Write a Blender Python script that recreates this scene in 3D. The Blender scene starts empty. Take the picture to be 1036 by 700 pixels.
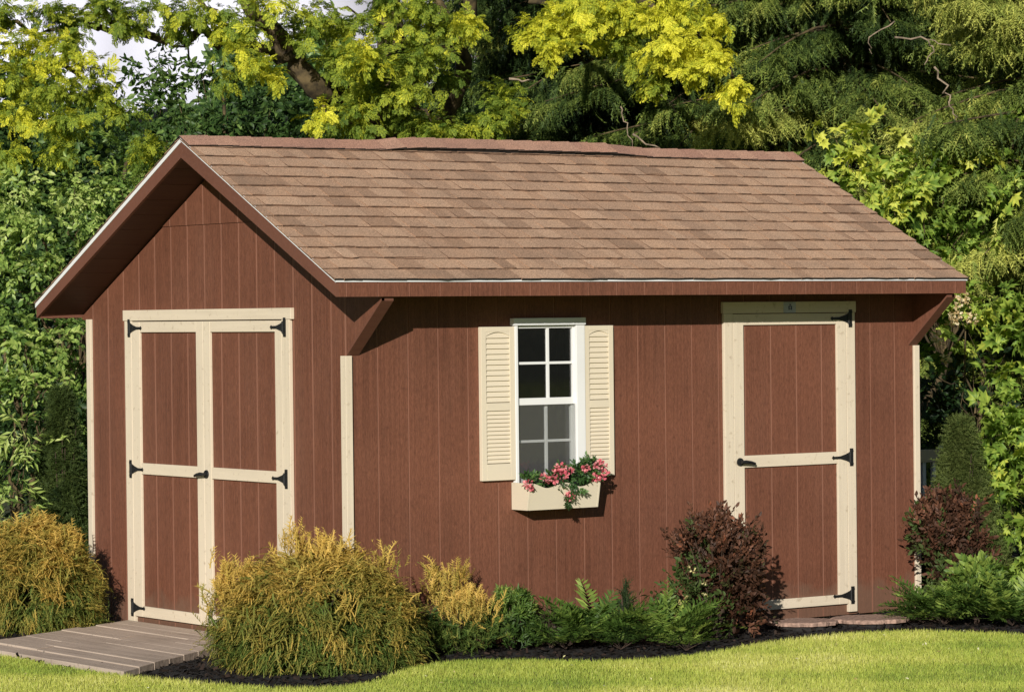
import bpy, math
import numpy as np
from mathutils import Matrix, Vector

rng = np.random.default_rng(11)
scene = bpy.context.scene
COL = scene.collection
R = math.radians

# ------------------------------------------------------------------ camera
CAM = np.array([-9.5936, -15.3808, 1.9220])
YAW, PITCH, ROLL, FOC, PPX, PPY = -0.642915, -0.014576, -0.010482, 3283.213, 631.236, 367.441
_f = np.array([math.sin(-YAW)*math.cos(PITCH), math.cos(YAW)*math.cos(PITCH), math.sin(PITCH)])
_r = np.cross(_f, [0, 0, 1]); _r /= np.linalg.norm(_r); _u = np.cross(_r, _f)
CR = math.cos(ROLL)*_r + math.sin(ROLL)*_u
CU = -math.sin(ROLL)*_r + math.cos(ROLL)*_u
def P(u, v, d):
    """world point seen at photo pixel (u, v), d metres in front of the camera"""
    return CAM + d*(_f + CR*(u-PPX)/FOC - CU*(v-PPY)/FOC)
def GP(u, v, z=0.05):
    d = _f + CR*(u-PPX)/FOC - CU*(v-PPY)/FOC
    return CAM + d*((z-CAM[2])/d[2])

cam = bpy.data.cameras.new('camera'); camo = bpy.data.objects.new('camera', cam); COL.objects.link(camo)
M = Matrix.Identity(4)
for i in range(3):
    M[i][0], M[i][1], M[i][2], M[i][3] = CR[i], CU[i], -_f[i], CAM[i]
camo.matrix_world = M
cam.sensor_fit = 'HORIZONTAL'; cam.sensor_width = 36; cam.lens = FOC/1036*36
cam.shift_x = (518-PPX)/1036; cam.shift_y = (PPY-350)/1036
cam.clip_start = .1; cam.clip_end = 2000
scene.camera = camo

# ------------------------------------------------------------------ light
TRAVEL = Vector((1.0, 1.0, -0.455)).normalized()
sun = bpy.data.lights.new('sun', 'SUN'); sun.energy = 5.0; sun.angle = R(.5); sun.color = (1, .955, .89)
suno = bpy.data.objects.new('sun', sun); COL.objects.link(suno)
suno.rotation_mode = 'QUATERNION'; suno.rotation_quaternion = TRAVEL.to_track_quat('-Z', 'Y'); suno.location = (-8, -8, 8)
w = bpy.data.worlds.new('World'); scene.world = w; w.use_nodes = True
nt = w.node_tree; bg = nt.nodes['Background']; sky = nt.nodes.new('ShaderNodeTexSky')
sky.sky_type = 'NISHITA'; sky.sun_disc = False
sky.sun_elevation = math.asin(-TRAVEL.z); sky.sun_rotation = math.atan2(-TRAVEL.x, -TRAVEL.y)
sky.dust_density = .3; sky.air_density = 1.0; sky.ozone_density = 2.5
nt.links.new(sky.outputs[0], bg.inputs[0]); bg.inputs[1].default_value = .05
vs = scene.view_settings; vs.view_transform = 'Standard'; vs.look = 'None'; vs.gamma = 1; vs.exposure = -0.10; vs.use_curve_mapping = False
scene.cycles.max_bounces = 6; scene.cycles.diffuse_bounces = 2; scene.cycles.transparent_max_bounces = 8

# ------------------------------------------------------------------ materials
def new_mat(name):
    m = bpy.data.materials.new(name); m.use_nodes = True
    return m, m.node_tree, m.node_tree.nodes['Principled BSDF']
def N(nt, t, **k):
    n = nt.nodes.new(t)
    for a, b in k.items(): setattr(n, a, b)
    return n
def ramp(nt, fac, stops):
    r = N(nt, 'ShaderNodeValToRGB'); e = r.color_ramp.elements
    while len(e) < len(stops): e.new(.5)
    for i, (p, c) in enumerate(stops): e[i].position = p; e[i].color = (*c, 1)
    nt.links.new(fac, r.inputs[0]); return r.outputs[0]
def noise(nt, scale, detail=4, vec=(1, 1, 1), rough=.55):
    tc = N(nt, 'ShaderNodeTexCoord'); mp = N(nt, 'ShaderNodeMapping'); mp.inputs['Scale'].default_value = vec
    n = N(nt, 'ShaderNodeTexNoise'); n.inputs['Scale'].default_value = scale; n.inputs['Detail'].default_value = detail
    n.inputs['Roughness'].default_value = rough
    nt.links.new(tc.outputs['Object'], mp.inputs[0]); nt.links.new(mp.outputs[0], n.inputs[0]); return n.outputs['Fac']
def bump(nt, bs, h, strength=.3, dist=.005):
    b = N(nt, 'ShaderNodeBump'); b.inputs['Strength'].default_value = strength; b.inputs['Distance'].default_value = dist
    nt.links.new(h, b.inputs['Height']); nt.links.new(b.outputs[0], bs.inputs['Normal'])
def mix(nt, fac, a, b, mode='MIX'):
    m = N(nt, 'ShaderNodeMix', data_type='RGBA', blend_type=mode)
    if hasattr(fac, 'is_linked'): nt.links.new(fac, m.inputs[0])
    else: m.inputs[0].default_value = fac
    for s, x in ((6, a), (7, b)):
        if hasattr(x, 'is_linked'): nt.links.new(x, m.inputs[s])
        else: m.inputs[s].default_value = (*x, 1)
    return m.outputs[2]
def sc(c, k): return tuple(x*k for x in c)

def wood_paint(name, col, dark, var=.12, streak=(45, 45, 1.5), rough=.6, bs_=.35, dirt=None):
    m, nt, b = new_mat(name)
    g = noise(nt, 1, 5, streak)
    l = noise(nt, 1.3, 3)
    c = ramp(nt, g, [(.3, dark), (.62, col)])
    c = mix(nt, ramp(nt, l, [(.35, (0, 0, 0)), (.7, (1, 1, 1))]), c, sc(col, 1+var))
    if dirt:
        sp = noise(nt, 28, 6)
        c = mix(nt, ramp(nt, sp, [(.60, (0, 0, 0)), (.8, (1, 1, 1))]), c, dirt)
    nt.links.new(c, b.inputs['Base Color']); b.inputs['Roughness'].default_value = rough
    b.inputs['Specular IOR Level'].default_value = .3
    bump(nt, b, g, bs_, .004); return m
BROWN = (.163, .0625, .0355)
MSIDE = wood_paint('brown_siding', sc(BROWN, 1.04), sc(BROWN, .72), streak=(60, 60, 1.3), dirt=sc(BROWN, .68), bs_=.6)
_nt = MSIDE.node_tree; _b = _nt.nodes['Principled BSDF']; _src = _b.inputs['Base Color'].links[0].from_socket
_tc = N(_nt, 'ShaderNodeTexCoord'); _sx = N(_nt, 'ShaderNodeSeparateXYZ'); _nt.links.new(_tc.outputs['Object'], _sx.inputs[0])
_ad = N(_nt, 'ShaderNodeMath', operation='MULTIPLY_ADD'); _nt.links.new(noise(_nt, 9, 6), _ad.inputs[0]); _ad.inputs[1].default_value = -.34; _nt.links.new(_sx.outputs[2], _ad.inputs[2])
_sp = ramp(_nt, _ad.outputs[0], [(0, (.55, .55, .55)), (.10, (0, 0, 0))])
_fd = ramp(_nt, noise(_nt, 2.2, 5, (1.5, 1.5, .5)), [(.45, (0, 0, 0)), (.75, (.22, .22, .22))])
_sk = ramp(_nt, noise(_nt, 1, 6, (130, 130, 28), .8), [(.32, (.66, .66, .66)), (.5, (1, 1, 1)), (.68, (1.32, 1.34, 1.36))])
_c1 = mix(_nt, 1, mix(_nt, _fd, _src, (.20, .098, .064)), _sk, 'MULTIPLY'); _c2 = mix(_nt, _sp, _c1, (.17, .105, .07)); _nt.links.new(_c2, _b.inputs['Base Color'])
MGROOVE = wood_paint('siding_groove', (.262, .122, .079), (.215, .098, .063))
MFASC = wood_paint('brown_fascia', (.160, .066, .041), (.135, .055, .034), streak=(1.5, 45, 45))
MCREAM = wood_paint('cream_trim', (.71, .605, .455), (.63, .535, .40), var=.04, dirt=(.44, .35, .24), bs_=.35)
MCREAM_H = wood_paint('cream_rail', (.71, .605, .455), (.63, .535, .40), var=.04, streak=(2, 2, 45), dirt=(.44, .35, .24), bs_=.35)
MSHUT = wood_paint('cream_shutter', (.72, .625, .47), (.69, .60, .445), var=.02, streak=(3, 3, 3), rough=.45, bs_=.05)
MWHITE = wood_paint('white_vinyl', (.80, .79, .76), (.76, .75, .72), var=.02, streak=(3, 3, 3), rough=.35, bs_=.03)
MDRIP = wood_paint('white_metal', (.80, .80, .79), (.72, .71, .69), var=.02, streak=(3, 3, 3), rough=.4, bs_=.05)
def plain(name, col, rough=.5, metal=0, n=None, spec=.5):
    m, nt, b = new_mat(name)
    if n:
        f = noise(nt, n[0], 4); c = ramp(nt, f, [(.35, sc(col, n[1])), (.65, sc(col, n[2]))]); nt.links.new(c, b.inputs['Base Color'])
        bump(nt, b, f, .2, .002)
    else: b.inputs['Base Color'].default_value = (*col, 1)
    b.inputs['Roughness'].default_value = rough; b.inputs['Metallic'].default_value = metal; b.inputs['Specular IOR Level'].default_value = spec
    return m
MEDGE = plain('cut_shingle_edge', (.125, .07, .042), .95, 0, (25, .45, 1.5))
MBLACK = plain('black_iron', (.012, .012, .012), .45, 0, (60, .7, 1.6))
MDARK = plain('dark_felt', (.02, .017, .015), .9, 0, (40, .6, 1.4))
MINT = plain('interior_wood', (.16, .10, .06), .9, 0, (5, .6, 1.3))
MGREY = plain('grey_plastic', (.50, .52, .58), .5, 0, (30, .9, 1.05))
MBLUE = plain('blue_grey_print', (.07, .08, .15), .6)
MBARK = plain('bark', (.085, .06, .026), .95, 0, (14, .4, 1.7))
MBARKL = plain('pale_bark', (.25, .19, .13), .95, 0, (20, .5, 1.4))
# shingles
m, nt, b = new_mat('shingle_granules'); MSH = m
at = N(nt, 'ShaderNodeAttribute', attribute_name='var')
c = ramp(nt, at.outputs['Fac'], [(0, (.34, .205, .125)), (.35, (.465, .285, .178)), (.75, (.58, .368, .232)), (1, (.66, .43, .28))])
g = noise(nt, 130, 4, rough=.85); g2 = noise(nt, 5, 6)
c = mix(nt, 1, c, ramp(nt, g, [(.34, (.42, .40, .38)), (.52, (1, 1, 1)), (.66, (1.6, 1.6, 1.6))]), 'MULTIPLY')
c = mix(nt, 1, c, ramp(nt, g2, [(.3, (.88, .90, .92)), (.5, (1, 1, 1)), (.7, (1.08, 1.05, 1.01))]), 'MULTIPLY')
nt.links.new(c, b.inputs['Base Color']); b.inputs['Roughness'].default_value = .95; bump(nt, b, g, .5, .003)
MCAP = m.copy(); MCAP.name = 'ridge_granules'
for n in MCAP.node_tree.nodes:
    if n.type == 'VALTORGB' and len(n.color_ramp.elements) == 4:
        for e, cc in zip(n.color_ramp.elements, [(.36, .185, .125), (.44, .235, .16), (.51, .285, .19), (.56, .33, .22)]): e.color = (*cc, 1)
# glass
def glass(name, tint, alpha):
    m = bpy.data.materials.new(name); m.use_nodes = True; nt = m.node_tree; nt.nodes.clear()
    o = N(nt, 'ShaderNodeOutputMaterial'); t = N(nt, 'ShaderNodeBsdfTransparent'); g = N(nt, 'ShaderNodeBsdfGlossy')
    d = N(nt, 'ShaderNodeBsdfDiffuse'); d.inputs[0].default_value = (*tint, 1)
    g.inputs['Roughness'].default_value = .03; fl = N(nt, 'ShaderNodeLayerWeight'); pw = N(nt, 'ShaderNodeMath', operation='POWER'); nt.links.new(fl.outputs['Facing'], pw.inputs[0]); pw.inputs[1].default_value = 5; fr = N(nt, 'ShaderNodeMath', operation='MULTIPLY_ADD'); nt.links.new(pw.outputs[0], fr.inputs[0]); fr.inputs[1].default_value = .9; fr.inputs[2].default_value = .05
    m1 = N(nt, 'ShaderNodeMixShader'); m1.inputs[0].default_value = alpha
    m2 = N(nt, 'ShaderNodeMixShader'); t.inputs[0].default_value = (.95, .96, .96, 1)
    nt.links.new(t.outputs[0], m1.inputs[1]); nt.links.new(d.outputs[0], m1.inputs[2])
    nt.links.new(fr.outputs[0], m2.inputs[0]); nt.links.new(m1.outputs[0], m2.inputs[1]); nt.links.new(g.outputs[0], m2.inputs[2])
    nt.links.new(m2.outputs[0], o.inputs[0]); return m
MGLASS = glass('window_glass', (.05, .05, .05), .06)
MSCREEN = glass('insect_screen', (.26, .25, .25), .14)

def leaf_mat(name, stops, trans=.28, rough=.55, spec=.25, tk=1.5):
    m = bpy.data.materials.new(name); m.use_nodes = True; nt = m.node_tree
    b = nt.nodes['Principled BSDF']; o = nt.nodes['Material Output']
    a = N(nt, 'ShaderNodeAttribute', attribute_name='var')
    c = ramp(nt, a.outputs['Fac'], stops)
    f = noise(nt, 25, 2); c = mix(nt, 1, c, ramp(nt, f, [(.3, (.82, .82, .82)), (.7, (1.18, 1.18, 1.18))]), 'MULTIPLY')
    nt.links.new(c, b.inputs['Base Color']); b.inputs['Roughness'].default_value = rough; b.inputs['Specular IOR Level'].default_value = spec
    t = N(nt, 'ShaderNodeBsdfTranslucent'); c2 = mix(nt, 1, c, (tk, tk*1.05, tk*.6), 'MULTIPLY'); nt.links.new(c2, t.inputs[0])
    mx = N(nt, 'ShaderNodeMixShader'); mx.inputs[0].default_value = trans
    nt.links.new(b.outputs[0], mx.inputs[1]); nt.links.new(t.outputs[0], mx.inputs[2]); nt.links.new(mx.outputs[0], o.inputs[0])
    return m

# ------------------------------------------------------------------ mesh tools
def tag(o, label=None, cat=None, group=None, kind=None):
    if label: o['label'] = label
    if cat: o['category'] = cat
    if group: o['group'] = group
    if kind: o['kind'] = kind
    return o
def empty(name, loc, label, cat, group=None):
    o = bpy.data.objects.new(name, None); COL.objects.link(o); o.location = [float(x) for x in loc]
    o.empty_display_size = .2
    return tag(o, label, cat, group)

class MB:
    def __init__(s): s.v = []; s.f = []; s.m = []; s.a = []
    def add(s, vs, fs, mi=0, var=.5):
        n = len(s.v); s.v += [tuple(float(c) for c in p) for p in vs]
        for f in fs: s.f.append([n+i for i in f]); s.m.append(mi); s.a.append(var)
    def box(s, x0, x1, y0, y1, z0, z1, mi=0, var=.5):
        s.add([(x0,y0,z0),(x1,y0,z0),(x1,y1,z0),(x0,y1,z0),(x0,y0,z1),(x1,y0,z1),(x1,y1,z1),(x0,y1,z1)],
              [(0,3,2,1),(4,5,6,7),(0,1,5,4),(1,2,6,5),(2,3,7,6),(3,0,4,7)], mi, var)
    def prism(s, pts, ext, mi=0, var=.5, capm=None):
        """closed polygon pts (3-D, planar) swept by the vector ext"""
        n = len(pts); e = np.array(ext, float); p = [np.array(q, float) for q in pts]
        s.add(p + [q+e for q in p], [tuple(range(n))[::-1], tuple(range(n, 2*n))], mi if capm is None else capm, var)
        k = len(s.v) - 2*n
        for i in range(n):
            j = (i+1) % n
            s.f.append([k+i, k+j, k+n+j, k+n+i]); s.m.append(mi); s.a.append(var)
    def tube(s, pts, rad, sides=7, mi=0, wob=0):
        pts = [np.array(p, float) for p in pts]; base = len(s.v); prev = None
        for i, p in enumerate(pts):
            d = pts[min(i+1, len(pts)-1)] - pts[max(i-1, 0)]; d /= np.linalg.norm(d)+1e-9
            if prev is None:
                a = np.cross(d, [0, 0, 1] if abs(d[2]) < .9 else [1, 0, 0])
            else: a = prev - d*np.dot(prev, d)
            a /= np.linalg.norm(a)+1e-9; prev = a; bb = np.cross(d, a)
            for k in range(sides):
                t = 2*math.pi*k/sides; r = rad[i]*(1+wob*math.sin(3*t+i*1.7))
                s.v.append(tuple(p + r*(math.cos(t)*a + math.sin(t)*bb)))
        for i in range(len(pts)-1):
            for k in range(sides):
                k2 = (k+1) % sides
                s.f.append([base+i*sides+k, base+i*sides+k2, base+(i+1)*sides+k2, base+(i+1)*sides+k]); s.m.append(mi); s.a.append(.5)
        s.f.append([base+k for k in range(sides)][::-1]); s.m.append(mi); s.a.append(.5)
        s.f.append([base+(len(pts)-1)*sides+k for k in range(sides)]); s.m.append(mi); s.a.append(.5)
    def build(s, name, mats, parent=None, bevel=0, smooth=False, origin=None):
        if not isinstance(mats, (list, tuple)): mats = [mats]
        me = bpy.data.meshes.new(name)
        off = np.array(parent.location if parent is not None and parent.type == 'EMPTY' else (origin if origin is not None else (0, 0, 0)), float)
        if parent is not None and parent.type != 'EMPTY': off = np.array(parent['_off'], float)
        me.from_pydata([tuple(np.array(v)-off) for v in s.v], [], s.f); me.validate()
        for mm in mats: me.materials.append(mm)
        if len(me.polygons) == len(s.f):
            me.polygons.foreach_set('material_index', s.m)
            at = me.attributes.new('var', 'FLOAT', 'FACE'); at.data.foreach_set('value', s.a)
        if smooth: me.polygons.foreach_set('use_smooth', [True]*len(me.polygons))
        me.update()
        o = bpy.data.objects.new(name, me); COL.objects.link(o)
        if parent is not None: o.parent = parent
        elif origin is not None: o.location = [float(x) for x in origin]
        o['_off'] = [float(x) for x in off]
        if bevel:
            b = o.modifiers.new('bevel', 'BEVEL'); b.width = bevel; b.segments = 2; b.limit_method = 'ANGLE'; b.harden_normals = False
        return o

def np_mesh(name, V, T, var, mat, parent=None, off=(0, 0, 0)):
    """triangle mesh from numpy arrays"""
    me = bpy.data.meshes.new(name); V = (V - np.array(off)).astype(np.float32)
    nv, nf = len(V), len(T)
    me.vertices.add(nv); me.vertices.foreach_set('co', V.ravel())
    me.loops.add(nf*3); me.loops.foreach_set('vertex_index', T.astype(np.int32).ravel())
    me.polygons.add(nf); me.polygons.foreach_set('loop_start', np.arange(0, nf*3, 3, dtype=np.int32))
    at = me.attributes.new('var', 'FLOAT', 'FACE'); at.data.foreach_set('value', np.clip(var, 0, 1).astype(np.float32))
    me.materials.append(mat); me.update(calc_edges=True)
    o = bpy.data.objects.new(name, me); COL.objects.link(o)
    if parent is not None: o.parent = parent
    else: o.location = [float(x) for x in off]
    o['_off'] = [float(x) for x in off]
    return o

class Fol:
    """collects many oriented copies of leaf or spray templates into one triangle mesh"""
    def __init__(s): s.V = []; s.T = []; s.A = []; s.n = 0
    def put(s, temps, pos, dirs, nrm, size, var, jit=.12, tg=0):
        pos = np.asarray(pos, float); n = len(pos)
        if n == 0: return
        Y = dirs/(np.linalg.norm(dirs, axis=1, keepdims=True)+1e-9)
        Z = nrm - Y*np.sum(nrm*Y, axis=1, keepdims=True); Z /= np.linalg.norm(Z, axis=1, keepdims=True)+1e-9
        X = np.cross(Y, Z); size = np.broadcast_to(size, (n,)); var = np.broadcast_to(var, (n,))
        pick = rng.integers(0, len(temps), n)
        for k, (tv, tt) in enumerate(temps):
            i = np.where(pick == k)[0]
            if len(i) == 0: continue
            B = np.stack([X[i], Y[i], Z[i]], 1)*size[i][:, None, None]
            V = np.einsum('vk,nkc->nvc', tv, B) + pos[i][:, None, :]
            T = tt[None] + (np.arange(len(i))*len(tv))[:, None, None] + s.n
            a = var[i][:, None] + rng.normal(0, jit, (len(i), len(tt))) + tg*(tv[tt].mean(1)[:, 1]-.45)[None]
            s.V.append(V.reshape(-1, 3)); s.T.append(T.reshape(-1, 3)); s.A.append(a.ravel()); s.n += len(i)*len(tv)
    def build(s, name, mat, parent=None, off=(0, 0, 0)):
        return np_mesh(name, np.concatenate(s.V), np.concatenate(s.T), np.concatenate(s.A), mat, parent, off)

def join_t(parts):
    V = []; T = []; n = 0
    for v, t in parts: V.append(v); T.append(t+n); n += len(v)
    return np.concatenate(V), np.concatenate(T)
def xf(t, loc, ang=0, tilt=0, roll=0, s=1):
    """place a template (growing along +Y) : roll about Y, tilt about X, turn about Z"""
    v, f = t; v = v*s
    c, q = math.cos(roll), math.sin(roll); v = np.stack([v[:, 0]*c+v[:, 2]*q, v[:, 1], -v[:, 0]*q+v[:, 2]*c], 1)
    c, q = math.cos(tilt), math.sin(tilt); v = np.stack([v[:, 0], v[:, 1]*c-v[:, 2]*q, v[:, 1]*q+v[:, 2]*c], 1)
    c, q = math.cos(ang), math.sin(ang); v = np.stack([v[:, 0]*c-v[:, 1]*q, v[:, 0]*q+v[:, 1]*c, v[:, 2]], 1)
    return v+np.array(loc), f
LEAF = (np.array([(0,0,0),(.24,.4,.07),(0,1,-.1),(-.24,.4,.07),(0,.45,0),(.17,.75,.03),(-.17,.75,.03)], float),
        np.array([(0,1,4),(1,5,4),(5,2,4),(2,6,4),(6,3,4),(3,0,4)]))
LEAFN = (np.array([(0,0,0),(.13,.4,.03),(0,1,-.12),(-.13,.4,.03)], float), np.array([(0,1,2),(0,2,3)]))
def lobed():
    a = [(-90,.0),(-60,.42),(-25,.55),(-8,.98),(18,.55),(42,.95),(66,.58),(90,1.15),(114,.58),(138,.95),(162,.55),(188,.98),(205,.55),(240,.42)]
    p = [(0, .12, 0)]+[(r*.5*math.cos(R(t)), .35+r*.55*math.sin(R(t)), -.08*r*r) for t, r in a]
    n = len(a); return np.array(p, float), np.array([(0, i+1, (i+1) % n+1) for i in range(n)])
LOBED = lobed()
def twig(leaf, n, ln, ls, flat=.5, seed=0, droop=.2):
    g = np.random.default_rng(seed); parts = []
    w_ = .012*ln
    parts.append((np.array([(-w_,0,0),(w_,0,0),(w_*.4,ln,-droop*ln),(-w_*.4,ln,-droop*ln)]), np.array([(0,1,2),(0,2,3)])))
    for i in range(n):
        t = (i+.6)/n; sd = 1 if i % 2 else -1
        parts.append(xf(leaf, (0, ln*t, -droop*ln*t*t), ang=-sd*g.uniform(.35, 1.25)*(1-.7*(i == n-1)), tilt=g.uniform(-.5, .3)*flat*1.6,
                        roll=g.normal(0, flat), s=ls*g.uniform(.7, 1.15)))
    return join_t(parts)
def pinnate(n, ln, wl, aspect=.42, seed=0, droop=.3, taper=True):
    """a rachis with paired narrow leaflets"""
    g = np.random.default_rng(seed); parts = []
    lf = (np.array([(0,0,0),(aspect/2,.5,0),(0,1,0),(-aspect/2,.5,0)], float), np.array([(0,1,2),(0,2,3)]))
    for i in range(n):
        t = (i+.5)/n; k = (math.sin(math.pi*min(1, t*.85+.12))**.6) if taper else 1
        for sd in (-1, 1):
            parts.append(xf(lf, (0, ln*t, -droop*ln*t*t), ang=-sd*(1.2-.5*t)+g.normal(0, .1), tilt=g.normal(-.1, .15), roll=g.normal(0, .3), s=wl*k*g.uniform(.85, 1.1)))
    parts.append((np.array([(-.008,0,0),(.008,0,0),(0,ln,-droop*ln)]), np.array([(0,1,2)])))
    return join_t(parts)
def thread(ln=1, n=11, side=.30, wd=.03, droop=.55, seed=0):
    """a drooping cypress thread with short side threads"""
    g = np.random.default_rng(seed); parts = []
    c = lambda t: np.array([.06*math.sin(t*4+seed), ln*t*(1-.28*t), .15*t-droop*t*t])*1.0
    ks = 6
    v = []
    for k in range(ks+1):
        p = c(k/ks); ww = wd*(1-.6*k/ks); v += [p-[ww, 0, 0], p+[ww, 0, 0]]
    parts.append((np.array(v), np.array([q for k in range(ks) for q in ((2*k, 2*k+1, 2*k+3), (2*k, 2*k+3, 2*k+2))])))
    for i in range(n):
        t = (i+1)/(n+1); p = c(t); sd = 1 if i % 2 else -1; l = side*g.uniform(.6, 1.2)*(1.1-.6*t)
        a = sd*g.uniform(.4, .9); q = p+np.array([math.sin(a)*l, math.cos(a)*l*.8, -.25*l+g.normal(0, .04)])
        ww = wd*.9
        parts.append((np.array([p-[0, ww, 0], p+[0, ww, 0], q]), np.array([(0, 1, 2)])))
    return join_t(parts)
def needles(ln=1, n=16, nl=.16, wd=.028, droop=.35, seed=0):
    """a spruce twig closely set with needles"""
    g = np.random.default_rng(seed); parts = []
    for i in range(n):
        t = i/n
        p = np.array([0, ln*t, -droop*t*t])
        for sd in (-1, 1):
            a = sd*g.uniform(.5, 1.0); l = nl*(1.05-.5*t)*g.uniform(.8, 1.2)
            q = p+np.array([math.sin(a)*l, math.cos(a)*l, g.normal(-.02, .05)])
            parts.append((np.array([p-[0, wd, 0], p+[0, wd, 0], q]), np.array([(0, 1, 2)])))
    parts.append((np.array([(-.02,0,0),(.02,0,0),(0,ln*1.05,-droop*1.1)]), np.array([(0,1,2)])))
    return join_t(parts)
T_BROAD = [twig(LEAF, 7, .9, .42, .55, s) for s in range(4)]
T_NARROW = [twig(LEAFN, 9, .9, .45, .6, s+10) for s in range(4)]
T_VINE = [twig(LOBED, 4, .7, .62, .45, s+20, .5) for s in range(4)]
T_LOC = [join_t([xf(pinnate(8, .55, .19, .6, s*7+k, .25), (0, .16*k, 0), ang=(1 if k % 2 else -1)*(.9-.15*k), tilt=-.12*k, roll=.3*(k % 2)) for k in range(5)]) for s in range(3)]
T_THREAD = [thread(seed=s, droop=.35+.15*s) for s in range(4)]
T_THREADUP = [thread(seed=s+9, droop=.05, n=11, side=.3) for s in range(3)]
T_SPR = [needles(seed=s, droop=.25+.15*s) for s in range(3)]
T_SPRAY = [join_t([needles(1, 12, .15, .026, .4, s)]+[xf(needles(.5, 7, .12, .026, .3, s+k), (0, .12+.13*k, -.02*k), ang=(-1 if k % 2 else 1)*.75, tilt=-.3) for k in range(5)]) for s in range(3)]
T_FERN = [pinnate(15, 1, .24, .26, s+40, .45) for s in range(3)]

def unit(a): return a/(np.linalg.norm(a, axis=-1, keepdims=True)+1e-9)
def ball(n, c, rad, inner=.45, zmin=None):
    """points through the outer part of an ellipsoid, with their outward directions"""
    d = unit(rng.normal(size=(n, 3))); r = inner+(1-inner)*rng.random(n)**.6
    p = np.array(c)+d*r[:, None]*np.array(rad)
    d2 = unit(d/np.array(rad))
    if zmin is not None:
        k = p[:, 2] > zmin; p, d2 = p[k], d2[k]
    return p, d2
def clumps_to(fol, temps, clumps, per, size, var, droop=.25, up=.7, sub=5, out=1.0, subk=.5, flat=1):
    """clumps given as (u, v, depth, half width px, half height px, tone shift); each breaks up into uneven sub-clumps"""
    for cl in clumps:
        u, v, d, ru, rv = cl[:5]; tone = cl[5] if len(cl) > 5 else 0
        c = P(u, v, d); rx = ru*d/FOC; rz = rv*d/FOC; ry = min(max(rx, rz)*.8, 1.1)
        n = max(6, int(per*(rx*rz+.35*ry*(rx+rz)*.5)))
        for k in range(sub):
            q = unit(rng.normal(size=3))*rng.uniform(.25, .75)
            # lateral axis = CR, depth axis = forward, vertical = z
            cc = c + CR*q[0]*rx + _f*q[1]*ry + np.array([0, 0, 1])*q[2]*rz
            rr = np.array([rx, rx*.5+ry*.5, rz])*subk*rng.uniform(.7, 1.25)
            p, dd = ball(n//sub, cc, rr, .2)
            dirs = dd*out*np.array([1, 1, .6]) + rng.normal(0, .45, dd.shape) + np.array([0, 0, -droop])
            nn = np.array([0, 0, up]) + dd*.5 + rng.normal(0, .4, dd.shape)
            tv = var + tone + rng.normal(0, .13, len(p)) + rng.normal(0, .1)
            fol.put(temps, p, dirs, nn, size*rng.uniform(.7, 1.25, len(p)), tv)

def limb(mb, pts, r0, r1, sides=7, wig=.03, seg=4):
    """a crooked tapering limb through the points"""
    pts = [np.array(p, float) for p in pts]; out = []
    for a, b_ in zip(pts[:-1], pts[1:]):
        for k in range(seg): out.append(a+(b_-a)*k/seg + (rng.normal(0, wig, 3) if (k or len(out)) else 0))
    out.append(pts[-1]); n = len(out)
    mb.tube(out, [r0+(r1-r0)*i/(n-1) for i in range(n)], sides, wob=.06)
    return out

# ================================================================== GROUND
ZL = .05
EDGE = [(-9, 14), (-3.4, 6), (-1.75, 3.2), (-1.47, 2.2), (-1.45, .9), (-1.44, .1), (-1.40, -.2), (-1.2, -.62), (-.98, -.93), (-.74, -1.10), (-.5, -1.03), (-.3, -.86),
        (.08, -.56), (.32, -.45), (.5, -.44), (.7, -.58), (.95, -.93), (1.2, -1.1), (1.5, -1.12), (1.9, -1.0), (2.3, -.84), (2.93, -.78),
        (3.2, -.84), (3.45, -1.02), (3.7, -1.5), (4.3, -2.5), (6.0, -4.6), (14, -9)]
# smooth the bed line
def smooth(path, n=3):
    p = np.array(path, float)
    for _ in range(n):
        q = [p[0]]
        for a, b_ in zip(p[:-1], p[1:]): q += [a*.75+b_*.25, a*.25+b_*.75]
        p = np.array(q+[p[-1]])
    return p
edge = smooth(EDGE, 2)-_f[:2]*np.clip((smooth(EDGE, 2)[:, 0]+1.6)*.5, 0, .30)[:, None]
lawn_poly = np.vstack([edge, [(60, -60), (-60, -60), (-60, 40)]])
def inside(poly, x, y):
    c = np.zeros(len(x), bool); j = len(poly)-1
    for i in range(len(poly)):
        xi, yi = poly[i]; xj, yj = poly[j]
        k = ((yi > y) != (yj > y)) & (x < (xj-xi)*(y-yi)/(yj-yi+1e-12)+xi); c ^= k; j = i
    return c
m, nt, b = new_mat('earth_ground'); MEARTH = m
c = ramp(nt, noise(nt, 1.2, 6), [(.3, (.03, .035, .012)), (.6, (.06, .075, .02)), (.8, (.09, .08, .035))]); nt.links.new(c, b.inputs['Base Color']); b.inputs['Roughness'].default_value = 1
mb = MB(); mb.add([(-500, -500, 0), (500, -500, 0), (500, 500, 0), (-500, 500, 0)], [(0, 1, 2, 3)])
tag(mb.build('ground', MEARTH), kind='structure')
m, nt, b = new_mat('lawn_turf'); MLAWN = m
c = ramp(nt, noise(nt, 3, 6), [(.3, (.16, .20, .015)), (.7, (.28, .32, .03))]); nt.links.new(c, b.inputs['Base Color']); b.inputs['Roughness'].default_value = 1
bump(nt, b, noise(nt, 60, 4), .8, .02)
from mathutils.geometry import tessellate_polygon
tri = tessellate_polygon([[Vector((x, y, 0)) for x, y in lawn_poly]])
mb = MB(); mb.add([(x, y, ZL) for x, y in lawn_poly], [tuple(t) for t in tri])
n0 = len(mb.v); mb.add([(x, y, ZL) for x, y in edge]+[(x, y, 0) for x, y in edge], [(i, i+1, len(edge)+i+1, len(edge)+i) for i in range(len(edge)-1)])
tag(mb.build('lawn', MLAWN), kind='structure')
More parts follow.
